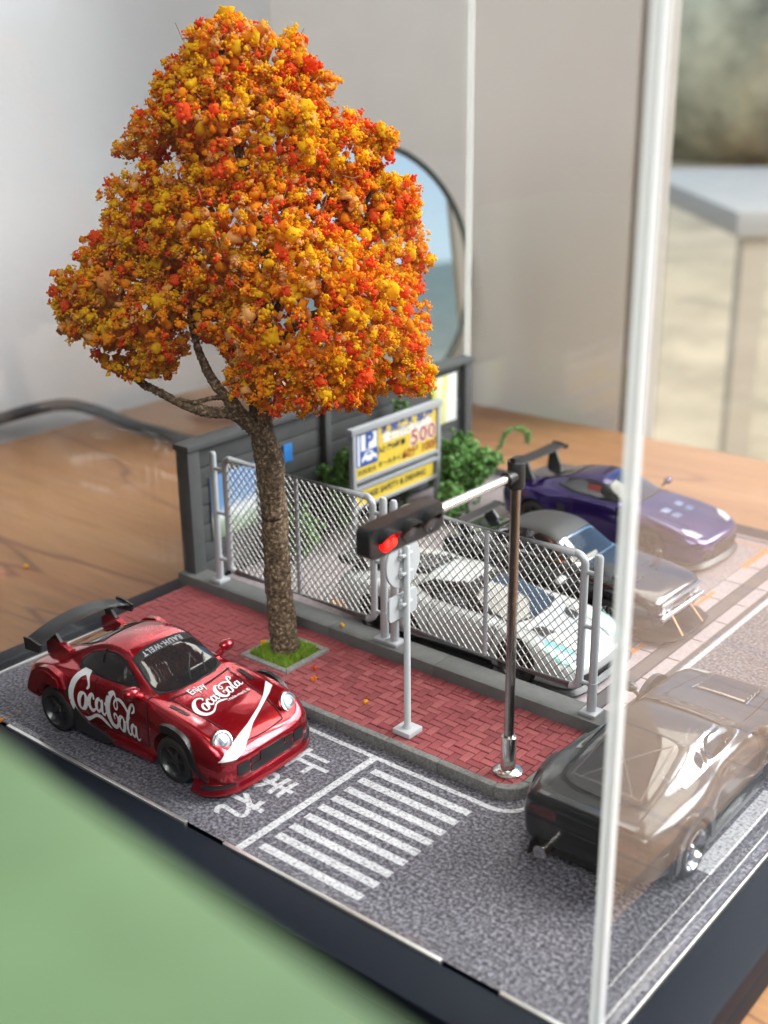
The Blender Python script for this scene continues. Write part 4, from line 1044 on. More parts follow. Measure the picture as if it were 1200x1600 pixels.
RX.wheel(0, .318, .915, .318, .26, M_rimb, M_tyre, 5); RX.wheel(-2.27, .335, .985, .335, .32, M_rimb, M_tyre, 5)
MB().box(-2.9*K, .6*K, -.62*K, .62*K, .16*K, .34*K).build('chassis', M_black, RX.t)
def sym(poly): return [(x, -y) for x, y in poly][::-1]
# glass
ws = [(-.465, -.565), (-.40, -.35), (-.385, 0), (-.40, .35), (-.465, .565), (-.70, .54), (-1.0, .478), (-1.02, .3), (-1.03, 0), (-1.02, -.3), (-1.0, -.478), (-.70, -.54)]
def grow(poly, k):
    c = np.mean(poly, axis=0); out = []
    n = len(poly)
    for i in range(n):
        a, b, d = np.array(poly[i-1]), np.array(poly[i]), np.array(poly[(i+1) % n]); t = d-a; t = t/np.linalg.norm(t); nn = np.array([t[1], -t[0]])
        if nn.dot(b-c) < 0: nn = -nn
        out.append(tuple(b+nn*k))
    return out
RX.patch('windscreen_seal', grow(ws, .02), 'top', M_trim, .010); wsc = RX.patch('windscreen', ws, 'top', M_glass, .018)
rw = [(-1.72, -.40), (-1.72, .40), (-2.05, .42), (-2.40, .36), (-2.43, 0), (-2.40, -.36), (-2.05, -.42)]
RX.patch('rear_window_seal', grow(rw, .03), 'top', M_trim, .010); RX.patch('rear_window', rw, 'top', M_glass, .018)
sidew = [(-.70, .99), (-1.07, 1.235), (-1.26, 1.275), (-1.50, 1.255), (-1.78, 1.15), (-1.95, 1.04), (-1.90, 1.005), (-1.3, .985)]
for s_ in ('right', 'left'):
    RX.patch('side_window_seal', grow(sidew, .018), s_, M_trim, .010, .03); RX.patch('side_window', sidew, s_, M_glass, .017, .03)
    RX.stroke('window_post', [(-1.42, .99), (-1.47, 1.285)], .05, s_, M_trim, .022); RX.stroke('window_post', [(-.90, .99), (-.92, 1.16)], .022, s_, M_trim, .022)
    RX.stroke('door_gap', [(-.50, .94), (-.44, .7), (-.45, .28)], .014, s_, M_gap); RX.stroke('door_gap', [(-1.44, .96), (-1.46, .70), (-1.56, .45), (-1.56, .28)], .014, s_, M_gap)
    RX.stroke('door_gap', [(-.45, .28), (-1.56, .28)], .014, s_, M_gap)
    RX.patch('door_handle', rrect(-1.36, -1.17, .80, .835, .015, 3), s_, M_red, .03, .03)
# bonnet lines
RX.stroke('bonnet_gap', [(-.36, -.52), (-.1, -.50), (.3, -.46), (.66, -.42), (.86, -.36)], .014, 'top', M_gap); RX.stroke('bonnet_gap', [(-.36, .52), (-.1, .50), (.3, .46), (.66, .42), (.86, .36)], .014, 'top', M_gap)
RX.stroke('bonnet_gap', [(.86, -.36), (.895, 0), (.86, .36)], .016, 'top', M_gap); RX.stroke('bonnet_gap', [(-.34, -.56), (-.28, 0), (-.34, .56)], .014, 'top', M_gap)
for sg in (-1, 1): RX.patch('fender_vent', [(.02, sg*.57), (.02, sg*.63), (-.26, sg*.66), (-.26, sg*.60)], 'top', M_trim, .012, .03)
# engine lid slats
for k in range(5): RX.stroke('lid_slat', [(-2.62-.05*k, -.33), (-2.62-.05*k, .33)], .020, 'top', M_gap, .012)
RX.stroke('lid_gap', [(-2.52, -.5), (-2.50, 0), (-2.52, .5)], .013, 'top', M_gap); RX.stroke('roof_gap', [(-1.06, -.5), (-1.62, -.49)], .010, 'top', M_gap); RX.stroke('roof_gap', [(-1.06, .5), (-1.62, .49)], .010, 'top', M_gap)
RIV = MB().ball((0, 0, 0), .024, 1).mesh('rivet', 180); RIV.materials.append(M_red)
for sg in (-1, 1):
    for k in range(6):
        p = RX.hit('top', -1.12-.09*k, sg*.44, .004)
        if p: link('rivet', RIV, None, RX.t, p)
for s_ in ('right', 'left'):
    for q in range(9):
        t = R(10+160*q/8)
        for (cx, rr) in ((0, .455), (-2.27, .47)):
            p = RX.hit(s_, cx+rr*math.cos(t), .35+rr*math.sin(t), .004)
            if p: link('rivet', RIV, None, RX.t, p)
# head lamps
for sg in (-1, 1):
    c0 = Vector((.70*K, sg*.625*K, .685*K)); dirv = Vector((.72, sg*.12, .55)).normalized()
    p = RX.bvh.ray_cast(c0+dirv*2, -dirv)[0] or c0
    Mq = Matrix.Translation(p-dirv*.02) @ dirv.to_track_quat('Z', 'Y').to_matrix().to_4x4() @ Matrix.Scale(1.15, 4)
    hl = MB().lathe([(.205, -.05), (.215, .02), (.20, .05), (.178, .055), (.17, .03)], 36, Mq).build('headlight', M_lampr, RX.t)
    MB().lathe([(.178, .03), (.15, .058), (.10, .074), (.02, .08)], 32, Mq).build('lens', M_lampg, hl, 60)
    MB().lathe([(.176, .036), (.172, .0475), (.160, .0555), (.157, .045)], 32, Mq, False).build('lamp_dark_ring', M_rimb, hl, 60)  # thin dark ring between the silver ring and the lens
    MB().lathe([(.075, .06), (.09, .085), (.05, .098), (.01, .10)], 24, Mq).build('bulb_shield', M_lampr, hl, 60)
    MB().lathe([(.215, -.05), (.238, .012), (.222, .03)], 36, Mq, False).build('headlight_rim', M_red, RX.t, 60)
# front bumper openings, plate, splitter, canards
for a, b in ((-.62, -.42), (.42, .62)): RX.patch('air_intake', rrect(a, b, .27, .44, .03, 3), 'front', M_trim, .014, .03)
RX.patch('air_intake', rrect(-.40, .40, .24, .34, .03, 3), 'front', M_trim, .014, .03); RX.patch('air_intake', rrect(-.40, -.24, .36, .43, .02, 3), 'front', M_trim, .016, .03); RX.patch('air_intake', rrect(.24, .40, .36, .43, .02, 3), 'front', M_trim, .016, .03)
for a, b in ((-.80, -.60), (.60, .80)): RX.patch('indicator_lamp', rrect(a, b, .475, .525, .02, 3), 'front', P('lamp_smoke', (.16, .02, .02), .1, coat=1), .012, .03)
pb = MB().box(1.005*K, 1.035*K, -.22*K, .22*K, .33*K, .46*K, .01).build('number_plate', M_trim, RX.t)
def lip(c, pts, w_, z0, z1, name, m):
    """tray-shaped lip following the nose plan"""
    V = []; Fc = []
    pts = smoothpath(pts, 6)
    for i, (x, y) in enumerate(pts):
        a = np.array(pts[max(i-1, 0)]); b = np.array(pts[min(i+1, len(pts)-1)]); d = (b-a)/np.linalg.norm(b-a); nn = np.array([d[1], -d[0]])
        if nn[0] < 0 and abs(y) < .5: nn = -nn
        q = np.array([x, y]); o_ = q+nn*w_
        V += [((q-nn*.12)[0]*K, (q-nn*.12)[1]*K, z0*K), (o_[0]*K, o_[1]*K, z0*K), (o_[0]*K, o_[1]*K, (z0+.018)*K), (q[0]*K, q[1]*K, z1*K), ((q-nn*.12)[0]*K, (q-nn*.12)[1]*K, z1*K)]
        if i:
            for k in range(5): Fc.append(((i-1)*5+k, (i-1)*5+(k+1) % 5, i*5+(k+1) % 5, i*5+k))
    n = len(pts)-1; Fc += [tuple(range(5))[::-1], tuple(n*5+k for k in range(5))]
    me = mesh_np(name, V, Fc, True); b = bmesh.new(); b.from_mesh(me); bmesh.ops.recalc_face_normals(b, faces=b.faces); b.to_mesh(me); b.free(); me.set_sharp_from_angle(angle=R(40))
    return link(name, me, m, c.t)
lip(RX, [(.42, -.93), (.70, -.90), (.90, -.74), (.985, -.5), (1.01, 0), (.985, .5), (.90, .74), (.70, .90), (.42, .93)], .07, .075, .20, 'front_lip', M_red)
# black flare edging: front arches down to the bumper, with a canard; rear skirt fins
for sg, s_ in ((-1, 'right'), (1, 'left')):
    def arcpts(cx, r, a0, a1, n=14, zc=.35): return [(cx+r*math.cos(R(a)), zc+r*math.sin(R(a))) for a in np.linspace(a0, a1, n)]
    for (cx, r0, a0, a1, nm) in ((0, .372, 12, 118, 'front_flare'),):
        V = []; Fc = []
        pp = [(.80, .16), (.66, .19), (.52, .25), (.43, .36)]+arcpts(cx, .40, 12, 112)
        for i, (x, z) in enumerate(pp):
            w_ = .05+.035*min(1, i/4)
            hh = RX.hit(s_, x, max(z, .14)+.015, 0); y = (abs(hh.y)/K if hh else .90)
            if i < 4: y = max(y, .80+.10*i/4)
            else: y = max(y, .93)
            dx, dz = x-cx, z-.35; l = math.hypot(dx, dz); dx /= l; dz /= l
            for (u, yy) in ((-.02, y-.03), (-.02, y+.022), (w_, y+.014), (w_, y-.05)): V.append(((x+dx*u)*K, sg*yy*K, (z+dz*u)*K))
            if i:
                for k in range(4): Fc.append(((i-1)*4+k, (i-1)*4+(k+1) % 4, i*4+(k+1) % 4, i*4+k))
        n = len(pp)-1; Fc += [(0, 1, 2, 3), (n*4+3, n*4+2, n*4+1, n*4)]
        me = mesh_np(nm, V, Fc, True); b = bmesh.new(); b.from_mesh(me); bmesh.ops.recalc_face_normals(b, faces=b.faces); b.to_mesh(me); b.free(); me.set_sharp_from_angle(angle=R(40)); link(nm, me, M_trim, RX.t)
    # canard plate at the bumper corner
    MB().prism([(.62, sg*.90), (.92, sg*.70), (.985, sg*.64), (.96, sg*.78), (.80, sg*.94), (.62, sg*.985)], .165*K, .195*K, Matrix.Diagonal((K, K, 1, 1)), .004).build('canard', M_trim, RX.t)
    # side skirt and black winglet before the rear wheel
    MB().box(-1.86*K, -.40*K, (sg*.80-.05)*K, (sg*.80+.05)*K, .085*K, .17*K, .02).build('side_skirt', M_red, RX.t)
    MB().prism([(-1.84, .12), (-1.20, .12), (-1.02, .20), (-1.22, .27), (-1.50, .30), (-1.72, .42), (-1.86, .60), (-1.93, .66), (-1.90, .40)], -.012*K, .03*K, Matrix(((K, 0, 0, 0), (0, 0, sg, sg*.905*K), (0, K, 0, 0), (0, 0, 0, 1))), .006).build('rear_winglet', M_trim, RX.t)
    # bolted-on rear flare with a gap before it
    inn = [(-2.27+.40*math.cos(R(a)), .37+.40*math.sin(R(a))) for a in np.linspace(168, 62, 14)]
    MB().prism(inn+[(-1.92, .74), (-2.0, .93), (-2.28, 1.0), (-2.55, .955), (-2.80, .82), (-2.92, .62), (-2.93, .50)], -.06*K, .075*K, Matrix(((K, 0, 0, 0), (0, 0, sg, sg*.985*K), (0, K, 0, 0), (0, 0, 0, 1))), .07).build('rear_flare', M_red, RX.t)
    RX.patch('flare_gap', [(-1.96, .62), (-1.985, .78), (-2.02, .90), (-1.90, .80), (-1.86, .64)], s_, M_gap, .012, .03)
    # (old crest)
    fv = MB().prism([(-2.05, .78), (-2.42, .80), (-2.95, .72), (-3.1, .60), (-3.1, .86), (-2.75, .985), (-2.45, 1.02), (-2.25, .99)], -.03*K, .035*K, Matrix(((K, 0, 0, 0), (0, 0, sg, sg*.985*K), (0, K, 0, 0), (0, 0, 0, 1))), .02).build('flare_panel', M_red, RX.t) if False else None
    # door mirrors
    p0 = Vector((-.66*K, sg*.72*K, .93*K)); p1 = Vector((-.62*K, sg*.875*K, 1.045*K))
    mm = MB().ball(p1, .15*K, 3, (.62, .85, .58)).build('door_mirror', M_red, RX.t, 180)
    MB().tube([p0, p0.lerp(p1, .5)+Vector((0, 0, -.01)), p1], [.10, .08, .06], 8).build('mirror_arm', M_red, mm, 60)
    # wiper
    pw = []
for (a, b) in (((-.42, -.06), (-.72, .26)), ((-.42, .22), (-.66, .44))):
    RX.stroke('wiper', [a, b], .018, 'top', M_trim, .035)
# sun strip with gothic-looking text and side tail lights
band = [(-.905, -.495), (-.905, .495), (-1.0, .476), (-1.03, 0), (-1.0, -.476)]
RX.patch('sun_strip', band, 'top', P('strip_black', (.02, .02, .022), .3), .022, .03)
tv, tf = text_mesh('RAUH-WELT', .105, .004, 1.25)
RX.proj('strip_text', [(-.955+v[1]*-1*-1 if False else -.965+v[1], -v[0]) for v in tv], tf, 'top', P('strip_grey', (.30, .30, .31), .4), .026)
# rear wing, red pedestals
wg = wing(RX, -2.98, 1.12, .84, .40, M_carbon, [(-2.80, .98, .50)], M_carbon, .17, .035, .15)
for sg in (-1, 1):
    MB().prism([(-3.1, .84), (-2.42, .93), (-2.40, 1.0), (-2.62, 1.06), (-2.92, 1.12), (-3.1, 1.02)], -.045*K, .045*K, Matrix(((K, 0, 0, 0), (0, 0, 1, sg*.50*K), (0, K, 0, 0), (0, 0, 0, 1))), .02).build('wing_pedestal', M_red, RX.t)
    MB().lathe([(.10, 0), (.115, .10), (.07, .105), (.06, .03)], 20, Matrix.Translation((-2.42*K, sg*.50*K, .965*K)) @ Matrix.Rotation(R(75), 4, 'Y')).build('wing_duct', M_red, RX.t)
MB().prism([(-2.3, -.5), (-3.2, -.5), (-3.28, 0), (-3.2, .5), (-2.3, .5)], .86*K, .885*K, Matrix.Diagonal((K, K, 1, 1)), .01).build('duck_tail', M_red, RX.t) if False else None
# white script lettering: bonnet and both doors
RX.proj('script_lettering', [(-.03-q[1]*.088, q[0]*.094) for q in WM_V], WM_F, 'top', M_dec, .016)
tv, tf = text_mesh('Enjoy', .125, .002, 1.0); RX.proj('small_lettering', [(-.275-v[1], v[0]-.14) for v in tv], tf, 'top', M_dec, .016)
tv, tf = text_mesh('Trade-mark ®', .075, .001, 1.0); RX.proj('small_lettering', [(.125-v[1], v[0]+.20) for v in tv], tf, 'top', M_dec, .016)
RX.proj('script_lettering', [(-1.215+q[0]*.130, .575+.182*q[1]-.05*q[0]) for q in WM_V], WM_F, 'right', M_dec, .018)
RX.proj('script_lettering', [(-1.215-q[0]*.130, .575+.182*q[1]-.05*q[0]) for q in WM_V], WM_F, 'left', M_dec, .018)
RX.patch('white_stripe', [(.186, .673), (.324, .672), (.377, .567), (.411, .476), (.597, .143), (.691, -.043), (.835, -.253), (.86, -.30), (.80, -.545), (.791, -.529), (.718, -.32), (.659, -.122), (.56, .093), (.493, .23), (.342, .461), (.25, .58)], 'top', M_dec, .016, .03)
RX.patch('white_stripe', [(-.30, .618), (-.468, .55), (-.61, .512), (-.82, .528), (-.713, .619), (-.545, .632)], 'front', M_dec, .016, .03)
def warp(x):
    x /= K
    if -2.3 < x < -.2: x -= .12*min(1, (-.2-x)/.32, (x+2.3)/.6)
    if x > .25: x = .25+(x-.25)*.84
    if x < -2.3: x = -2.3+(x+2.3)*.78
    return x*K
done = set()
for o in [q for q in bpy.data.objects if q.parent is RX.t or (q.parent and q.parent.parent is RX.t)]:
    top = o if o.parent is RX.t else o.parent
    if top.name.startswith('wheel') or o.type != 'MESH' or o.data.name in done: continue
    if o.name.startswith('rivet'): o.location.x = warp(o.location.x); continue
    done.add(o.data.name)
    for v in o.data.vertices: v.co.x = warp(v.co.x)
    o.data.update()
# ---------------------------------------------------------------- white supercar behind the fence
def std_lines(c, gap, doors):
    for s_ in ('right', 'left'):
        for pts in doors: c.stroke('door_gap', pts, .014, s_, gap)
M_wht = P('pearl_white', (.50, .51, .50), .22, coat=1.0, var=.03, vscale=5)
M_mint = P('mint_gloss', (.30, .72, .64), .16, coat=1.0, metal=.25)
st = [(1.00, .20, .45, .50, .30, .42, .38, .34, .39, .2, .395, .40), (.96, .13, .78, .82, .30, .66, .44, .48, .445, .26, .45, .455), (.80, .11, .88, .94, .34, .78, .55, .52, .53, .3, .535, .54), (.50, .11, .90, .985, .40, .80, .68, .52, .62, .3, .63, .635),
      (.15, .11, .90, .99, .44, .80, .76, .55, .69, .34, .70, .705), (-.20, .11, .88, .96, .46, .80, .78, .62, .75, .45, .76, .765), (-.45, .11, .86, .92, .46, .80, .79, .68, .78, .55, .81, .83), (-.80, .11, .85, .91, .47, .80, .80, .70, .80, .56, .96, .99),
      (-1.20, .11, .86, .92, .48, .80, .815, .70, .82, .55, 1.08, 1.11), (-1.55, .11, .88, .95, .50, .82, .83, .70, .84, .54, 1.11, 1.14), (-1.9, .12, .91, .99, .52, .85, .86, .70, .87, .50, 1.09, 1.13), (-2.3, .13, .94, 1.02, .55, .88, .90, .68, .90, .46, 1.01, 1.06), (-2.7, .14, .95, 1.03, .56, .88, .91, .66, .90, .42, .94, .97),
      (-3.1, .17, .92, 1.01, .56, .86, .88, .62, .87, .40, .885, .90), (-3.45, .22, .84, .95, .55, .80, .83, .58, .83, .36, .835, .84), (-3.6, .28, .74, .84, .54, .70, .75, .5, .76, .3, .765, .77), (-3.66, .34, .6, .7, .53, .56, .66, .4, .67, .25, .675, .68)]
wc = Car('white_supercar', 'low white supercar with mint front corners parked behind the mesh fence', (-7.15, 9.95, 0), R(0), st, [(0, .32, .95), (-2.65, .34, .99)], .33, .37, 'model cars parked in the bays', M_wht)
wc.wheel(0, .325, .955, .325, .26, M_rimb, M_tyre, 10); wc.wheel(-2.65, .34, .99, .34, .30, M_rimb, M_tyre, 10)
MB().box(-3.3*K, .7*K, -.7*K, .7*K, .14*K, .34*K).build('chassis', M_black, wc.t)
ws = [(-.30, -.60), (-.20, -.3), (-.18, 0), (-.20, .3), (-.30, .60), (-.80, .58), (-1.22, .50), (-1.24, 0), (-1.22, -.50), (-.80, -.58)]
wc.patch('windscreen_seal', grow(ws, .03), 'top', M_trim, .010); wc.patch('windscreen', ws, 'top', M_glass, .018)
eng = [(-1.98, -.42), (-1.98, .42), (-3.25, .50), (-3.25, -.50)]
wc.patch('engine_cover', eng, 'top', M_trim, .014)
for k in range(6): 
    x = -2.15-.19*k; MB().box((x-.05)*K, (x+.05)*K, -.36*K, .36*K, (1.075-.115*(k))*K*.0+(wc.hit('top', x, 0).z+.005), wc.hit('top', x, 0).z+.05, .012, 1).build('engine_louvre', M_trim, wc.t)
for sg in (-1, 1): wc.patch('bonnet_vent', [(.28, sg*.28), (.22, sg*.52), (-.02, sg*.50), (.06, sg*.30)], 'top', M_trim, .012, .03)
for s_ in ('right', 'left'):
    sw_ = [(-.45, .845), (-.95, 1.015), (-1.35, 1.085), (-1.8, 1.05), (-2.05, .95), (-1.7, .875), (-1.1, .85)]
    wc.patch('side_window_seal', grow(sw_, .02), s_, M_trim, .010, .03); wc.patch('side_window', sw_, s_, M_glass, .017, .03)
    wc.patch('side_intake', [(-1.72, .30), (-2.15, .38), (-2.2, .66), (-1.95, .70)], s_, M_trim, .012, .03)
    wc.patch('sill', [(-.45, .15), (-2.2, .15), (-2.2, .22), (-.45, .22)], s_, M_trim, .012, .03)
    for pts in ([(-.40, .80), (-.45, .5), (-.55, .25)], [(-1.6, .84), (-1.62, .5), (-1.55, .25)]): wc.stroke('door_gap', pts, .014, s_, M_gap)
wc.stroke('bonnet_gap', [(-.15, -.6), (.5, -.48), (.82, -.40)], .012, 'top', M_gap); wc.stroke('bonnet_gap', [(-.15, .6), (.5, .48), (.82, .40)], .012, 'top', M_gap)
for sg in (-1, 1):
    wc.patch('mint_corner', [(.30, sg*.58), (.62, sg*.46), (.93, sg*.50), (.90, sg*.74), (.70, sg*.86), (.42, sg*.84)], 'top', M_mint, .012, .03)
    wc.patch('headlight', [(.80, sg*.52), (.86, sg*.70), (.62, sg*.80), (.42, sg*.76), (.60, sg*.66)], 'top', M_lampg, .02, .03)
    a, b = sorted((sg*.36, sg*.80)); wc.patch('air_intake', rrect(a, b, .16, .33, .04, 3), 'front', M_trim, .014, .03)
    a, b = sorted((sg*.62, sg*.76)); wc.patch('mint_corner', rrect(a, b, .335, .44, .02, 3), 'front', M_mint, .014, .03)
    pm_ = Vector((-.42*K, sg*1.0*K, .90*K)); mm = MB().ball(pm_, .14*K, 3, (.6, .9, .5)).build('door_mirror', M_wht, wc.t, 180); MB().tube([(-.46*K, sg*.84*K, .80*K), pm_], .04, 8).build('mirror_arm', M_trim, mm, 60)
wc.patch('air_intake', rrect(-.30, .30, .16, .26, .03, 3), 'front', M_trim, .014, .03)
lip(wc, [(.40, -.96), (.72, -.95), (.93, -.80), (.99, -.4), (1.0, 0), (.99, .4), (.93, .80), (.72, .95), (.40, .96)], .07, .07, .15, 'front_lip', M_trim)
for sg in (-1, 1): MB().box(-2.2*K, -.45*K, (sg*.90-.07)*K, (sg*.90+.07)*K, .06*K, .12*K, .01).build('side_skirt', M_trim, wc.t)
wing(wc, -3.35, 1.12, .86, .30, M_carbon, [(-3.3, .84, .52)], M_carbon, .02, .03, .11)

# ---------------------------------------------------------------- black classic coupe
M_blk = P('gloss_black', (.010, .010, .012), .22, coat=.8)
M_mat = P('roof_grey', (.042, .041, .040), .5, bump=.06, bscale=40)
st = [(.86, .34, .52, .58, .50, .52, .60, .40, .66, .2, .68, .68), (.83, .28, .70, .76, .50, .70, .69, .5, .74, .25, .76, .765), (.70, .22, .76, .80, .52, .74, .78, .54, .81, .3, .815, .82), (.35, .20, .80, .86, .54, .755, .84, .56, .85, .3, .855, .86), (0, .20, .80, .88, .55, .76, .87, .58, .875, .34, .88, .885),
      (-.40, .20, .78, .83, .56, .755, .89, .60, .90, .40, .905, .91), (-.72, .20, .77, .81, .56, .755, .90, .66, .915, .52, .93, .945), (-.90, .20, .77, .805, .56, .76, .905, .67, .93, .53, 1.05, 1.07), (-1.22, .20, .77, .805, .56, .76, .91, .68, .95, .53, 1.29, 1.32), (-1.45, .20, .77, .805, .56, .765, .92, .68, .96, .53, 1.345, 1.385),
      (-1.85, .20, .78, .82, .57, .77, .93, .68, .965, .52, 1.35, 1.39), (-2.2, .20, .80, .87, .58, .785, .935, .67, .96, .49, 1.27, 1.31), (-2.55, .21, .80, .89, .59, .785, .935, .65, .95, .47, 1.08, 1.12), (-2.8, .22, .79, .86, .60, .77, .925, .62, .94, .45, .965, .98), (-3.2, .25, .76, .82, .60, .74, .90, .58, .915, .40, .92, .93), (-3.4, .30, .72, .78, .60, .70, .85, .5, .87, .32, .88, .88), (-3.44, .36, .6, .68, .60, .6, .76, .4, .78, .25, .79, .79)]
bk = Car('black_classic_coupe', 'black classic coupe with matt dark grey roof and chrome front bumper in the middle bay', (-6.75, 13.35, 0), R(-1), st, [(0, .31, .84), (-2.4, .32, .86)], .32, .355, 'model cars parked in the bays', M_blk)
bk.wheel(0, .31, .86, .31, .24, M_rimc, M_tyre, 8); bk.wheel(-2.4, .32, .88, .32, .26, M_rimc, M_tyre, 8)
MB().box(-3.0*K, .6*K, -.6*K, .6*K, .2*K, .4*K).build('chassis', M_black, bk.t)
bk.patch('roof_panel', [(-1.18, -.55), (-1.14, 0), (-1.18, .55), (-1.9, .55), (-2.28, .50), (-2.28, -.50), (-1.9, -.55)], 'top', M_mat, .012)
ws = [(-.72, -.58), (-.69, 0), (-.72, .58), (-1.12, .50), (-1.10, 0), (-1.12, -.50)]
bk.patch('windscreen_seal', grow(ws, .035), 'top', M_rimc, .016); bk.patch('windscreen', ws, 'top', M_glass, .024)
rw = [(-2.34, -.44), (-2.34, .44), (-2.72, .48), (-2.72, -.48)]; bk.patch('rear_window', rw, 'top', M_glass, .018)
for s_ in ('right', 'left'):
    sw_ = [(-.86, .965), (-1.24, 1.25), (-1.5, 1.30), (-1.95, 1.29), (-2.30, 1.14), (-2.45, 1.0), (-1.8, .985)]
    bk.patch('side_window_seal', grow(sw_, .022), s_, M_rimc, .010, .03); bk.patch('side_window', sw_, s_, M_glass, .017, .03); bk.stroke('window_post', [(-1.75, .98), (-1.78, 1.30)], .04, s_, M_trim, .022)
    for pts in ([(-.62, .90), (-.60, .4)], [(-1.78, .93), (-1.80, .6), (-1.72, .4)]): bk.stroke('door_gap', pts, .013, s_, M_gap)
    bk.stroke('body_crease', [(.6, .70), (-1.2, .74), (-3.2, .78)], .02, s_, M_rimb, .018)
bk.patch('grille', rrect(-.52, .52, .53, .655, .02, 3), 'front', M_trim, .012, .03)
bmp = MB().box(.865*K, .93*K, -.70*K, .70*K, .44*K, .51*K, .03, 3).build('chrome_bumper', M_rimc, bk.t)
MB().box(.845*K, .90*K, -.64*K, .64*K, .655*K, .70*K, .02).build('chrome_trim', M_rimc, bk.t)
for sg in (-1, 1):
    for y in (.38, .54):
        MB().lathe([(.085*K, 0), (.09*K, .03), (.07*K, .035), (.065*K, .02), (.005, .03)], 20, Matrix.Translation((.85*K, sg*y*K, .60*K)) @ Matrix.Rotation(R(90), 4, 'Y')).build('headlight', M_lampg, bk.t)
    MB().tube([(.86*K, sg*.30*K, .42*K), (1.10*K, sg*.34*K, .13*K)], .028, 8).build('splitter_rod', P('copper_rod', (.55, .28, .17), .3, metal=.8), bk.t, 60)
    p0 = Vector((.05*K, sg*.70*K, .90*K)); mm = MB().ball(p0+Vector((0, 0, .1)), .085*K, 2, (.8, .7, .6)).build('fender_mirror', M_blk, bk.t, 180); MB().tube([p0-Vector((0, 0, .06)), p0+Vector((0, 0, .08))], .025, 6).build('mirror_arm', M_blk, mm, 60)
    for (cx, nm) in ((0, 'front_flare'), (-2.4, 'rear_flare')):
        fl = MB(); pts = [(cx+.38*math.cos(t), .33+.38*math.sin(t)) for t in np.linspace(R(-5), R(185), 18)]; po = [(cx+.47*math.cos(t), .33+.46*math.sin(t)) for t in np.linspace(R(185), R(-5), 18)]
        fl.prism(pts+po, .0, .10*K, Matrix(((K, 0, 0, 0), (0, 0, sg, sg*.80*K), (0, K, 0, 0), (0, 0, 0, 1))), .03); fl.build(nm, M_blk, bk.t)
MB().prism([(.5, -.86), (.8, -.84), (1.08, -.62), (1.14, -.3), (1.14, .3), (1.08, .62), (.8, .84), (.5, .86)], .10*K, .125*K, Matrix.Diagonal((K, K, 1, 1)), .006).build('splitter', M_trim, bk.t)
for k in range(3):
    for sg in (-1, 1): bk.patch('bonnet_vent', [(.30-.12*k, sg*.20), (.30-.12*k, sg*.42), (.24-.12*k, sg*.42), (.24-.12*k, sg*.20)], 'top', M_rimb, .012, .03)
for y in (-.42, .42): MB().tube([(-2.45*K, y*K, 1.0*K), (-2.2*K, y*K, 1.36*K), (-3.0*K, y*K, 1.12*K)], .03, 6).build('luggage_bar', M_rimc, bk.t, 60) if False else None
wing(bk, -3.2, 1.10, .70, .22, M_carbon, [(-3.15, .90, .40)], M_carbon, .0, .03, .05)

# ---------------------------------------------------------------- purple sports car
M_pur = candy('candy_purple', (.022, .006, .11), .6, .2)
st = [(1.02, .24, .40, .45, .36, .40, .48, .30, .50, .18, .51, .51), (.98, .17, .70, .75, .37, .64, .56, .48, .57, .25, .58, .585), (.82, .13, .82, .88, .40, .76, .66, .54, .65, .3, .66, .67), (.5, .12, .86, .94, .46, .76, .77, .56, .74, .34, .755, .765), (.15, .12, .86, .95, .50, .76, .83, .56, .80, .36, .815, .825), (-.25, .12, .83, .90, .52, .755, .86, .60, .86, .42, .875, .885),
      (-.58, .12, .79, .84, .52, .755, .88, .65, .90, .52, .92, .935), (-.80, .12, .78, .82, .52, .755, .89, .67, .92, .54, 1.02, 1.05), (-1.15, .12, .78, .815, .52, .76, .90, .68, .94, .53, 1.19, 1.225), (-1.5, .12, .79, .82, .53, .77, .92, .68, .955, .52, 1.235, 1.27), (-1.85, .12, .84, .89, .54, .80, .94, .68, .96, .50, 1.21, 1.25), (-2.2, .13, .90, .98, .56, .82, .955, .66, .96, .47, 1.11, 1.15),
      (-2.55, .14, .91, .99, .57, .82, .95, .64, .95, .45, 1.01, 1.04), (-2.9, .16, .87, .95, .57, .80, .92, .60, .925, .42, .935, .945), (-3.2, .20, .80, .88, .57, .76, .87, .55, .88, .36, .885, .89), (-3.36, .26, .70, .78, .57, .66, .79, .5, .80, .3, .81, .81), (-3.4, .34, .55, .62, .56, .54, .70, .4, .71, .25, .72, .72)]
pc = Car('purple_sports_car', 'metallic purple sports car with black rear wing in the far bay', (-8.1, 18.2, 0), R(-1), st, [(0, .32, .90), (-2.5, .33, .95)], .33, .365, 'model cars parked in the bays', M_pur)
pc.wheel(0, .32, .91, .32, .25, M_rimb, M_tyre, 6); pc.wheel(-2.5, .33, .955, .33, .28, M_rimb, M_tyre, 6)
MB().box(-3.0*K, .6*K, -.62*K, .62*K, .16*K, .36*K).build('chassis', M_black, pc.t)
ws = [(-.62, -.60), (-.54, -.3), (-.52, 0), (-.54, .3), (-.62, .60), (-1.12, .51), (-1.14, 0), (-1.12, -.51)]
pc.patch('windscreen_seal', grow(ws, .03), 'top', M_trim, .010); pc.patch('windscreen', ws, 'top', M_glass, .018)
rw = [(-1.95, -.42), (-1.95, .42), (-2.62, .42), (-2.66, 0), (-2.62, -.42)]; pc.patch('rear_window_seal', grow(rw, .03), 'top', M_trim, .01); pc.patch('rear_window', rw, 'top', M_glass, .018)
M_int = P('seat_red', (.22, .035, .03), .5)
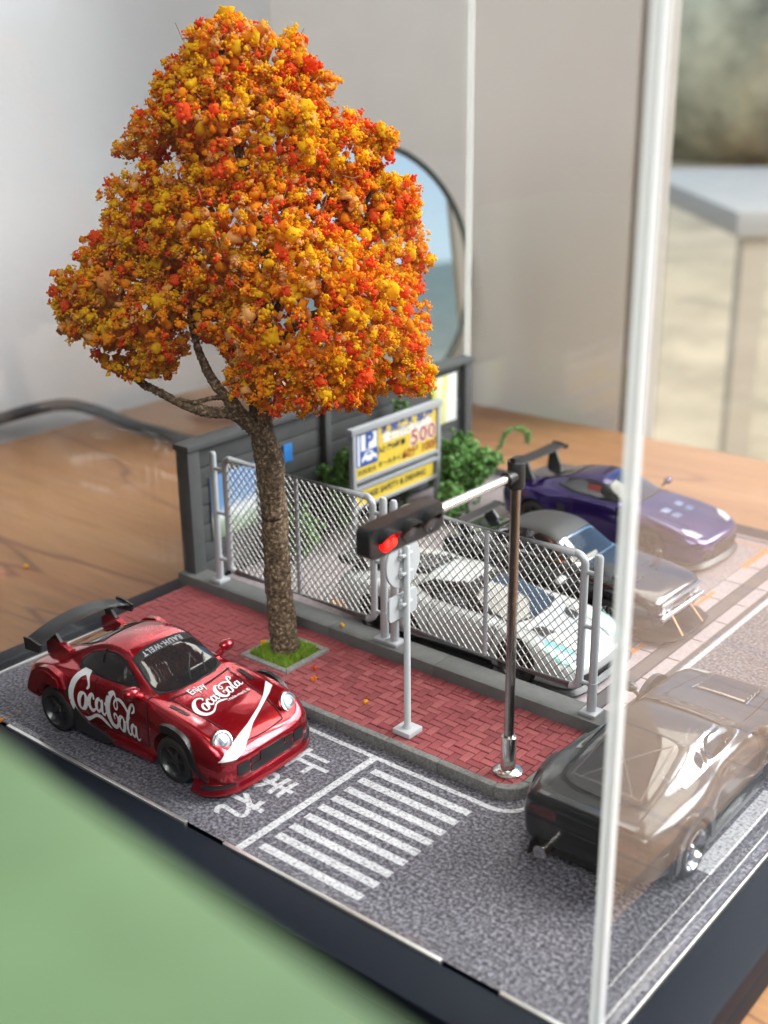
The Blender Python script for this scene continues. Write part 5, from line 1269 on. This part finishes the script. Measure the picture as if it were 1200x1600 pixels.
for s_ in ('right', 'left'):
    sw_ = [(-.72, .955), (-1.12, 1.15), (-1.5, 1.195), (-1.9, 1.14), (-2.15, 1.03), (-1.7, .975)]
    pc.patch('side_window_seal', grow(sw_, .022), s_, M_trim, .010, .03); pc.patch('side_window', sw_, s_, M_glass, .016, .03)
    pc.patch('seat_in_window', rrect(-1.5, -1.22, 1.0, 1.15, .04, 3), s_, M_int, .020, .03)
    pc.patch('side_intake', [(-1.75, .42), (-1.98, .50), (-1.98, .74), (-1.85, .74)], s_, M_trim, .012, .03)
    for pts in ([(-.60, .88), (-.55, .5), (-.6, .25)], [(-1.7, .94), (-1.68, .6), (-1.6, .25)]): pc.stroke('door_gap', pts, .013, s_, M_gap)
for sg in (-1, 1):
    pc.patch('headlight', [(.86, sg*.48), (.84, sg*.68), (.66, sg*.76), (.52, sg*.70), (.66, sg*.54)], 'top', M_lampg, .014, .03)
    for k in range(2): pc.patch('bonnet_vent', [(.28-.22*k, sg*.14), (.26-.22*k, sg*.34), (.12-.22*k, sg*.36), (.14-.22*k, sg*.14)], 'top', M_rimc if k == 0 else M_lampr, .012, .03)
    pm_ = Vector((-.62*K, sg*.93*K, 1.0*K)); mm = MB().ball(pm_, .12*K, 3, (.6, .9, .6)).build('door_mirror', M_pur, pc.t, 180); MB().tube([(-.66*K, sg*.78*K, .93*K), pm_], .04, 8).build('mirror_arm', M_trim, mm, 60)
    a, b = sorted((sg*.40, sg*.68)); pc.patch('air_intake', rrect(a, b, .24, .38, .03, 3), 'front', M_trim, .014, .03)
pc.patch('air_intake', rrect(-.34, .34, .22, .44, .05, 3), 'front', M_trim, .014, .03)
pc.stroke('bonnet_gap', [(-.4, -.56), (.3, -.50), (.85, -.42)], .012, 'top', M_gap); pc.stroke('bonnet_gap', [(-.4, .56), (.3, .50), (.85, .42)], .012, 'top', M_gap)
lip(pc, [(.42, -.92), (.74, -.88), (.93, -.70), (1.0, -.4), (1.02, 0), (1.0, .4), (.93, .70), (.74, .88), (.42, .92)], .07, .09, .18, 'front_lip', M_trim)
wing(pc, -3.02, 1.30, .80, .32, M_carbon, [(-2.95, .90, .50)], M_carbon, .0, .035, .10)

# ---------------------------------------------------------------- dark coupe on the road, seen from its tail
M_drk = P('dark_gloss', (.013, .015, .017), .3, coat=.9, coat_r=.04)
st = [(1.00, .30, .50, .56, .46, .50, .58, .36, .60, .2, .61, .61), (.96, .20, .76, .82, .46, .70, .66, .5, .66, .28, .67, .675), (.78, .15, .84, .90, .48, .77, .74, .54, .74, .3, .75, .755), (.4, .14, .87, .95, .50, .77, .82, .56, .80, .34, .815, .82), (0, .14, .87, .96, .52, .765, .86, .56, .84, .36, .855, .865), (-.35, .14, .83, .90, .54, .76, .885, .60, .885, .42, .90, .91),
      (-.62, .14, .79, .84, .54, .76, .90, .65, .92, .52, .94, .955), (-.85, .14, .78, .82, .54, .76, .905, .67, .93, .54, 1.04, 1.07), (-1.2, .14, .78, .815, .55, .765, .915, .68, .955, .54, 1.20, 1.235), (-1.5, .14, .79, .82, .55, .77, .925, .68, .965, .54, 1.235, 1.27), (-1.85, .14, .84, .90, .56, .80, .94, .68, .97, .53, 1.235, 1.265), (-2.2, .15, .90, .985, .57, .83, .955, .68, .97, .51, 1.17, 1.205),
      (-2.6, .16, .91, .99, .58, .83, .955, .67, .965, .50, 1.06, 1.09), (-2.95, .18, .87, .94, .58, .81, .93, .66, .94, .50, .97, .985), (-3.2, .22, .82, .88, .59, .78, .90, .62, .91, .46, .92, .925), (-3.36, .25, .78, .83, .60, .75, .87, .58, .875, .4, .885, .89), (-3.42, .28, .74, .78, .60, .70, .82, .5, .83, .3, .84, .84), (-3.43, .33, .62, .66, .58, .6, .74, .4, .75, .25, .76, .76)]
dk_ = Car('dark_coupe', 'dark gloss widebody hatch coupe on the road, half behind the right acrylic panel', (-2.22, 8.52, 0), R(90), st, [(0, .33, .91), (-2.55, .34, .955)], .34, .375, None, M_drk)
dk_.wheel(0, .33, .915, .33, .26, M_rimc, M_tyre, 5); dk_.wheel(-2.55, .34, .96, .34, .32, M_rimc, M_tyre, 5)
MB().box(-3.0*K, .6*K, -.64*K, .64*K, .18*K, .4*K).build('chassis', M_black, dk_.t)
rw = [(-1.98, -.44), (-1.95, 0), (-1.98, .44), (-2.55, .50), (-3.02, .52), (-3.10, .3), (-3.12, 0), (-3.10, -.3), (-3.02, -.52), (-2.55, -.50)]
dk_.patch('rear_window_seal', grow(rw, .035), 'top', M_trim, .010); dk_.patch('rear_window', rw, 'top', M_glass, .018)
M_cage = P('cage_silver', (.15, .145, .14), .3, metal=.6)
for pts in ([(-2.05, -.36), (-2.95, .34)], [(-2.05, .36), (-2.95, -.34)], [(-2.95, -.42), (-2.93, .42)], [(-2.08, -.38), (-2.95, -.44)], [(-2.08, .38), (-2.95, .44)]): dk_.stroke('roll_cage_bar', pts, .022, 'top', M_cage, .026)
ws = [(-.66, -.60), (-.60, -.3), (-.58, 0), (-.60, .3), (-.66, .60), (-1.16, .53), (-1.18, 0), (-1.16, -.53)]
dk_.patch('windscreen_seal', grow(ws, .03), 'top', M_trim, .010); dk_.patch('windscreen', ws, 'top', M_glass, .018)
for s_ in ('right', 'left'):
    sw_ = [(-.78, .965), (-1.18, 1.165), (-1.5, 1.20), (-1.72, 1.195), (-1.76, .985)]; q_ = [(-1.84, .985), (-1.82, 1.185), (-2.0, 1.15), (-2.45, 1.01), (-2.40, .985)]
    for q in (sw_, q_): dk_.patch('side_window_seal', grow(q, .016), s_, M_lampr, .009, .03); dk_.patch('side_window', q, s_, M_glass, .016, .03)  # silver seal colour stands in for the bright highlight along the window frames
    for pts in ([(-.62, .89), (-.56, .5), (-.62, .28)], [(-1.80, .95), (-1.82, .6), (-1.74, .28)]): dk_.stroke('door_gap', pts, .014, s_, M_gap)
    dk_.stroke('body_crease', [(-.3, .64), (-1.2, .66), (-2.0, .70)], .018, s_, M_rimb, .02)
    dk_.patch('side_strip', [(-.45, .20), (-1.95, .20), (-1.95, .245), (-.45, .245)], s_, M_rimb, .02, .03)
    dk_.patch('door_handle', rrect(-1.66, -1.46, .80, .835, .014, 3), s_, M_cage, .025, .03)
    for k in range(4): dk_.stroke('bumper_slot', [(-3.0, .44+.07*k), (-3.28, .45+.07*k)], .02, s_, M_rimb, .016)
for sg in (-1, 1):
    for (cx, nm) in ((0, 'front_flare'), (-2.55, 'rear_flare')):
        pts = [(cx+.385*math.cos(t), .35+.385*math.sin(t)) for t in np.linspace(R(-12), R(192), 22)]; po = [(cx+.53*math.cos(t), .34+.50*math.sin(t)) for t in np.linspace(R(192), R(-12), 22)]
        MB().prism(pts+po, .0, .075*K, Matrix(((K, 0, 0, 0), (0, 0, sg, sg*.90*K), (0, K, 0, 0), (0, 0, 0, 1))), .05).build(nm, M_drk, dk_.t)
    MB().box(-2.1*K, -.42*K, (sg*.83-.06)*K, (sg*.83+.06)*K, .09*K, .18*K, .02).build('side_skirt', M_drk, dk_.t)
    a, b = sorted((sg*.34, sg*.70)); dk_.patch('tail_lamp', rrect(a, b, .64, .76, .03, 3), 'rear', M_lampred, .012, .03)
    MB().prism([(-3.30, .12), (-3.56, .16), (-3.50, .30), (-3.30, .34)], -.012*K, .012*K, Matrix(((K, 0, 0, 0), (0, 0, 1, sg*.62*K), (0, K, 0, 0), (0, 0, 0, 1))), .004).build('diffuser_fin', M_trim, dk_.t)
    pm_ = Vector((-.68*K, sg*.93*K, .99*K)); mm = MB().ball(pm_, .12*K, 3, (.6, .9, .6)).build('door_mirror', M_drk, dk_.t, 180); MB().tube([(-.72*K, sg*.78*K, .93*K), pm_], .04, 8).build('mirror_arm', M_trim, mm, 60)
    dk_.patch('headlight', [(.82, sg*.44), (.80, sg*.70), (.66, sg*.72), (.66, sg*.46)], 'top', M_lampg, .014, .03)
dk_.patch('number_panel', rrect(-.26, .26, .42, .54, .02, 3), 'rear', M_trim, .012, .03); dk_.patch('tail_band', rrect(-.33, .33, .65, .75, .02, 3), 'rear', M_trim, .012, .03)
dk_.stroke('bumper_gap', [(-.72, .60), (0, .60), (.72, .60)], .016, 'rear', M_gap, .014)
dk_.stroke('hatch_gap', [(-3.28, -.62), (-3.22, -.58), (-2.2, -.565), (-1.92, -.5)], .012, 'top', M_gap); dk_.stroke('hatch_gap', [(-3.28, .62), (-3.22, .58), (-2.2, .565), (-1.92, .5)], .012, 'top', M_gap)
MB().box(-3.40*K, -3.28*K, -.62*K, .62*K, .86*K, .91*K, .02).build('ducktail', M_drk, dk_.t)
ex = MB().tube([(-3.2*K, .42*K, .27*K), (-3.58*K, .44*K, .275*K)], .125, 20); ex.build('exhaust_pipe', M_dchrome, dk_.t, 60)
MB().lathe([(.10, 0), (.135, 0), (.135, .03), (.10, .03)], 24, Matrix.Translation((-3.58*K, .44*K, .275*K)) @ Matrix.Rotation(R(-90), 4, 'Y')).build('exhaust_tip', M_rimc, dk_.t, 60)
MB().box(-3.38*K, -3.1*K, -.60*K, .60*K, .16*K, .30*K, .02).build('diffuser', M_trim, dk_.t)
# bonnet louvres: a grille of slats between two raised frames
lv = [(.05, -.36), (.05, .36), (.62, .30), (.62, -.30)]
dk_.patch('bonnet_louvre_panel', lv, 'top', M_trim, .010, .03)
for k in range(5):
    x = .07+.115*k; V = [dk_.hit('top', x+dx, y, of) for dx, of in ((0, .012), (.085, .085), (.088, .02)) for y in (-.33, 0, .33)]
    me = mesh_np('bonnet_louvre', V, [(0, 1, 4, 3), (1, 2, 5, 4), (3, 4, 7, 6), (4, 5, 8, 7)], True); link('bonnet_louvre', me, M_dchrome, dk_.t)
for y in (-.37, .37): dk_.stroke('louvre_frame', [(.02, y*1.02), (.66, y*.82)], .02, 'top', M_lampr, .02)
dk_.stroke('bonnet_gap', [(-.5, -.56), (.2, -.52), (.85, -.44)], .012, 'top', M_gap); dk_.stroke('bonnet_gap', [(-.5, .56), (.2, .52), (.85, .44)], .012, 'top', M_gap)
MB().prism([(.5, -.90), (.8, -.88), (1.04, -.60), (1.08, 0), (1.04, .60), (.8, .88), (.5, .90)], .11*K, .14*K, Matrix.Diagonal((K, K, 1, 1)), .006).build('splitter', M_trim, dk_.t)
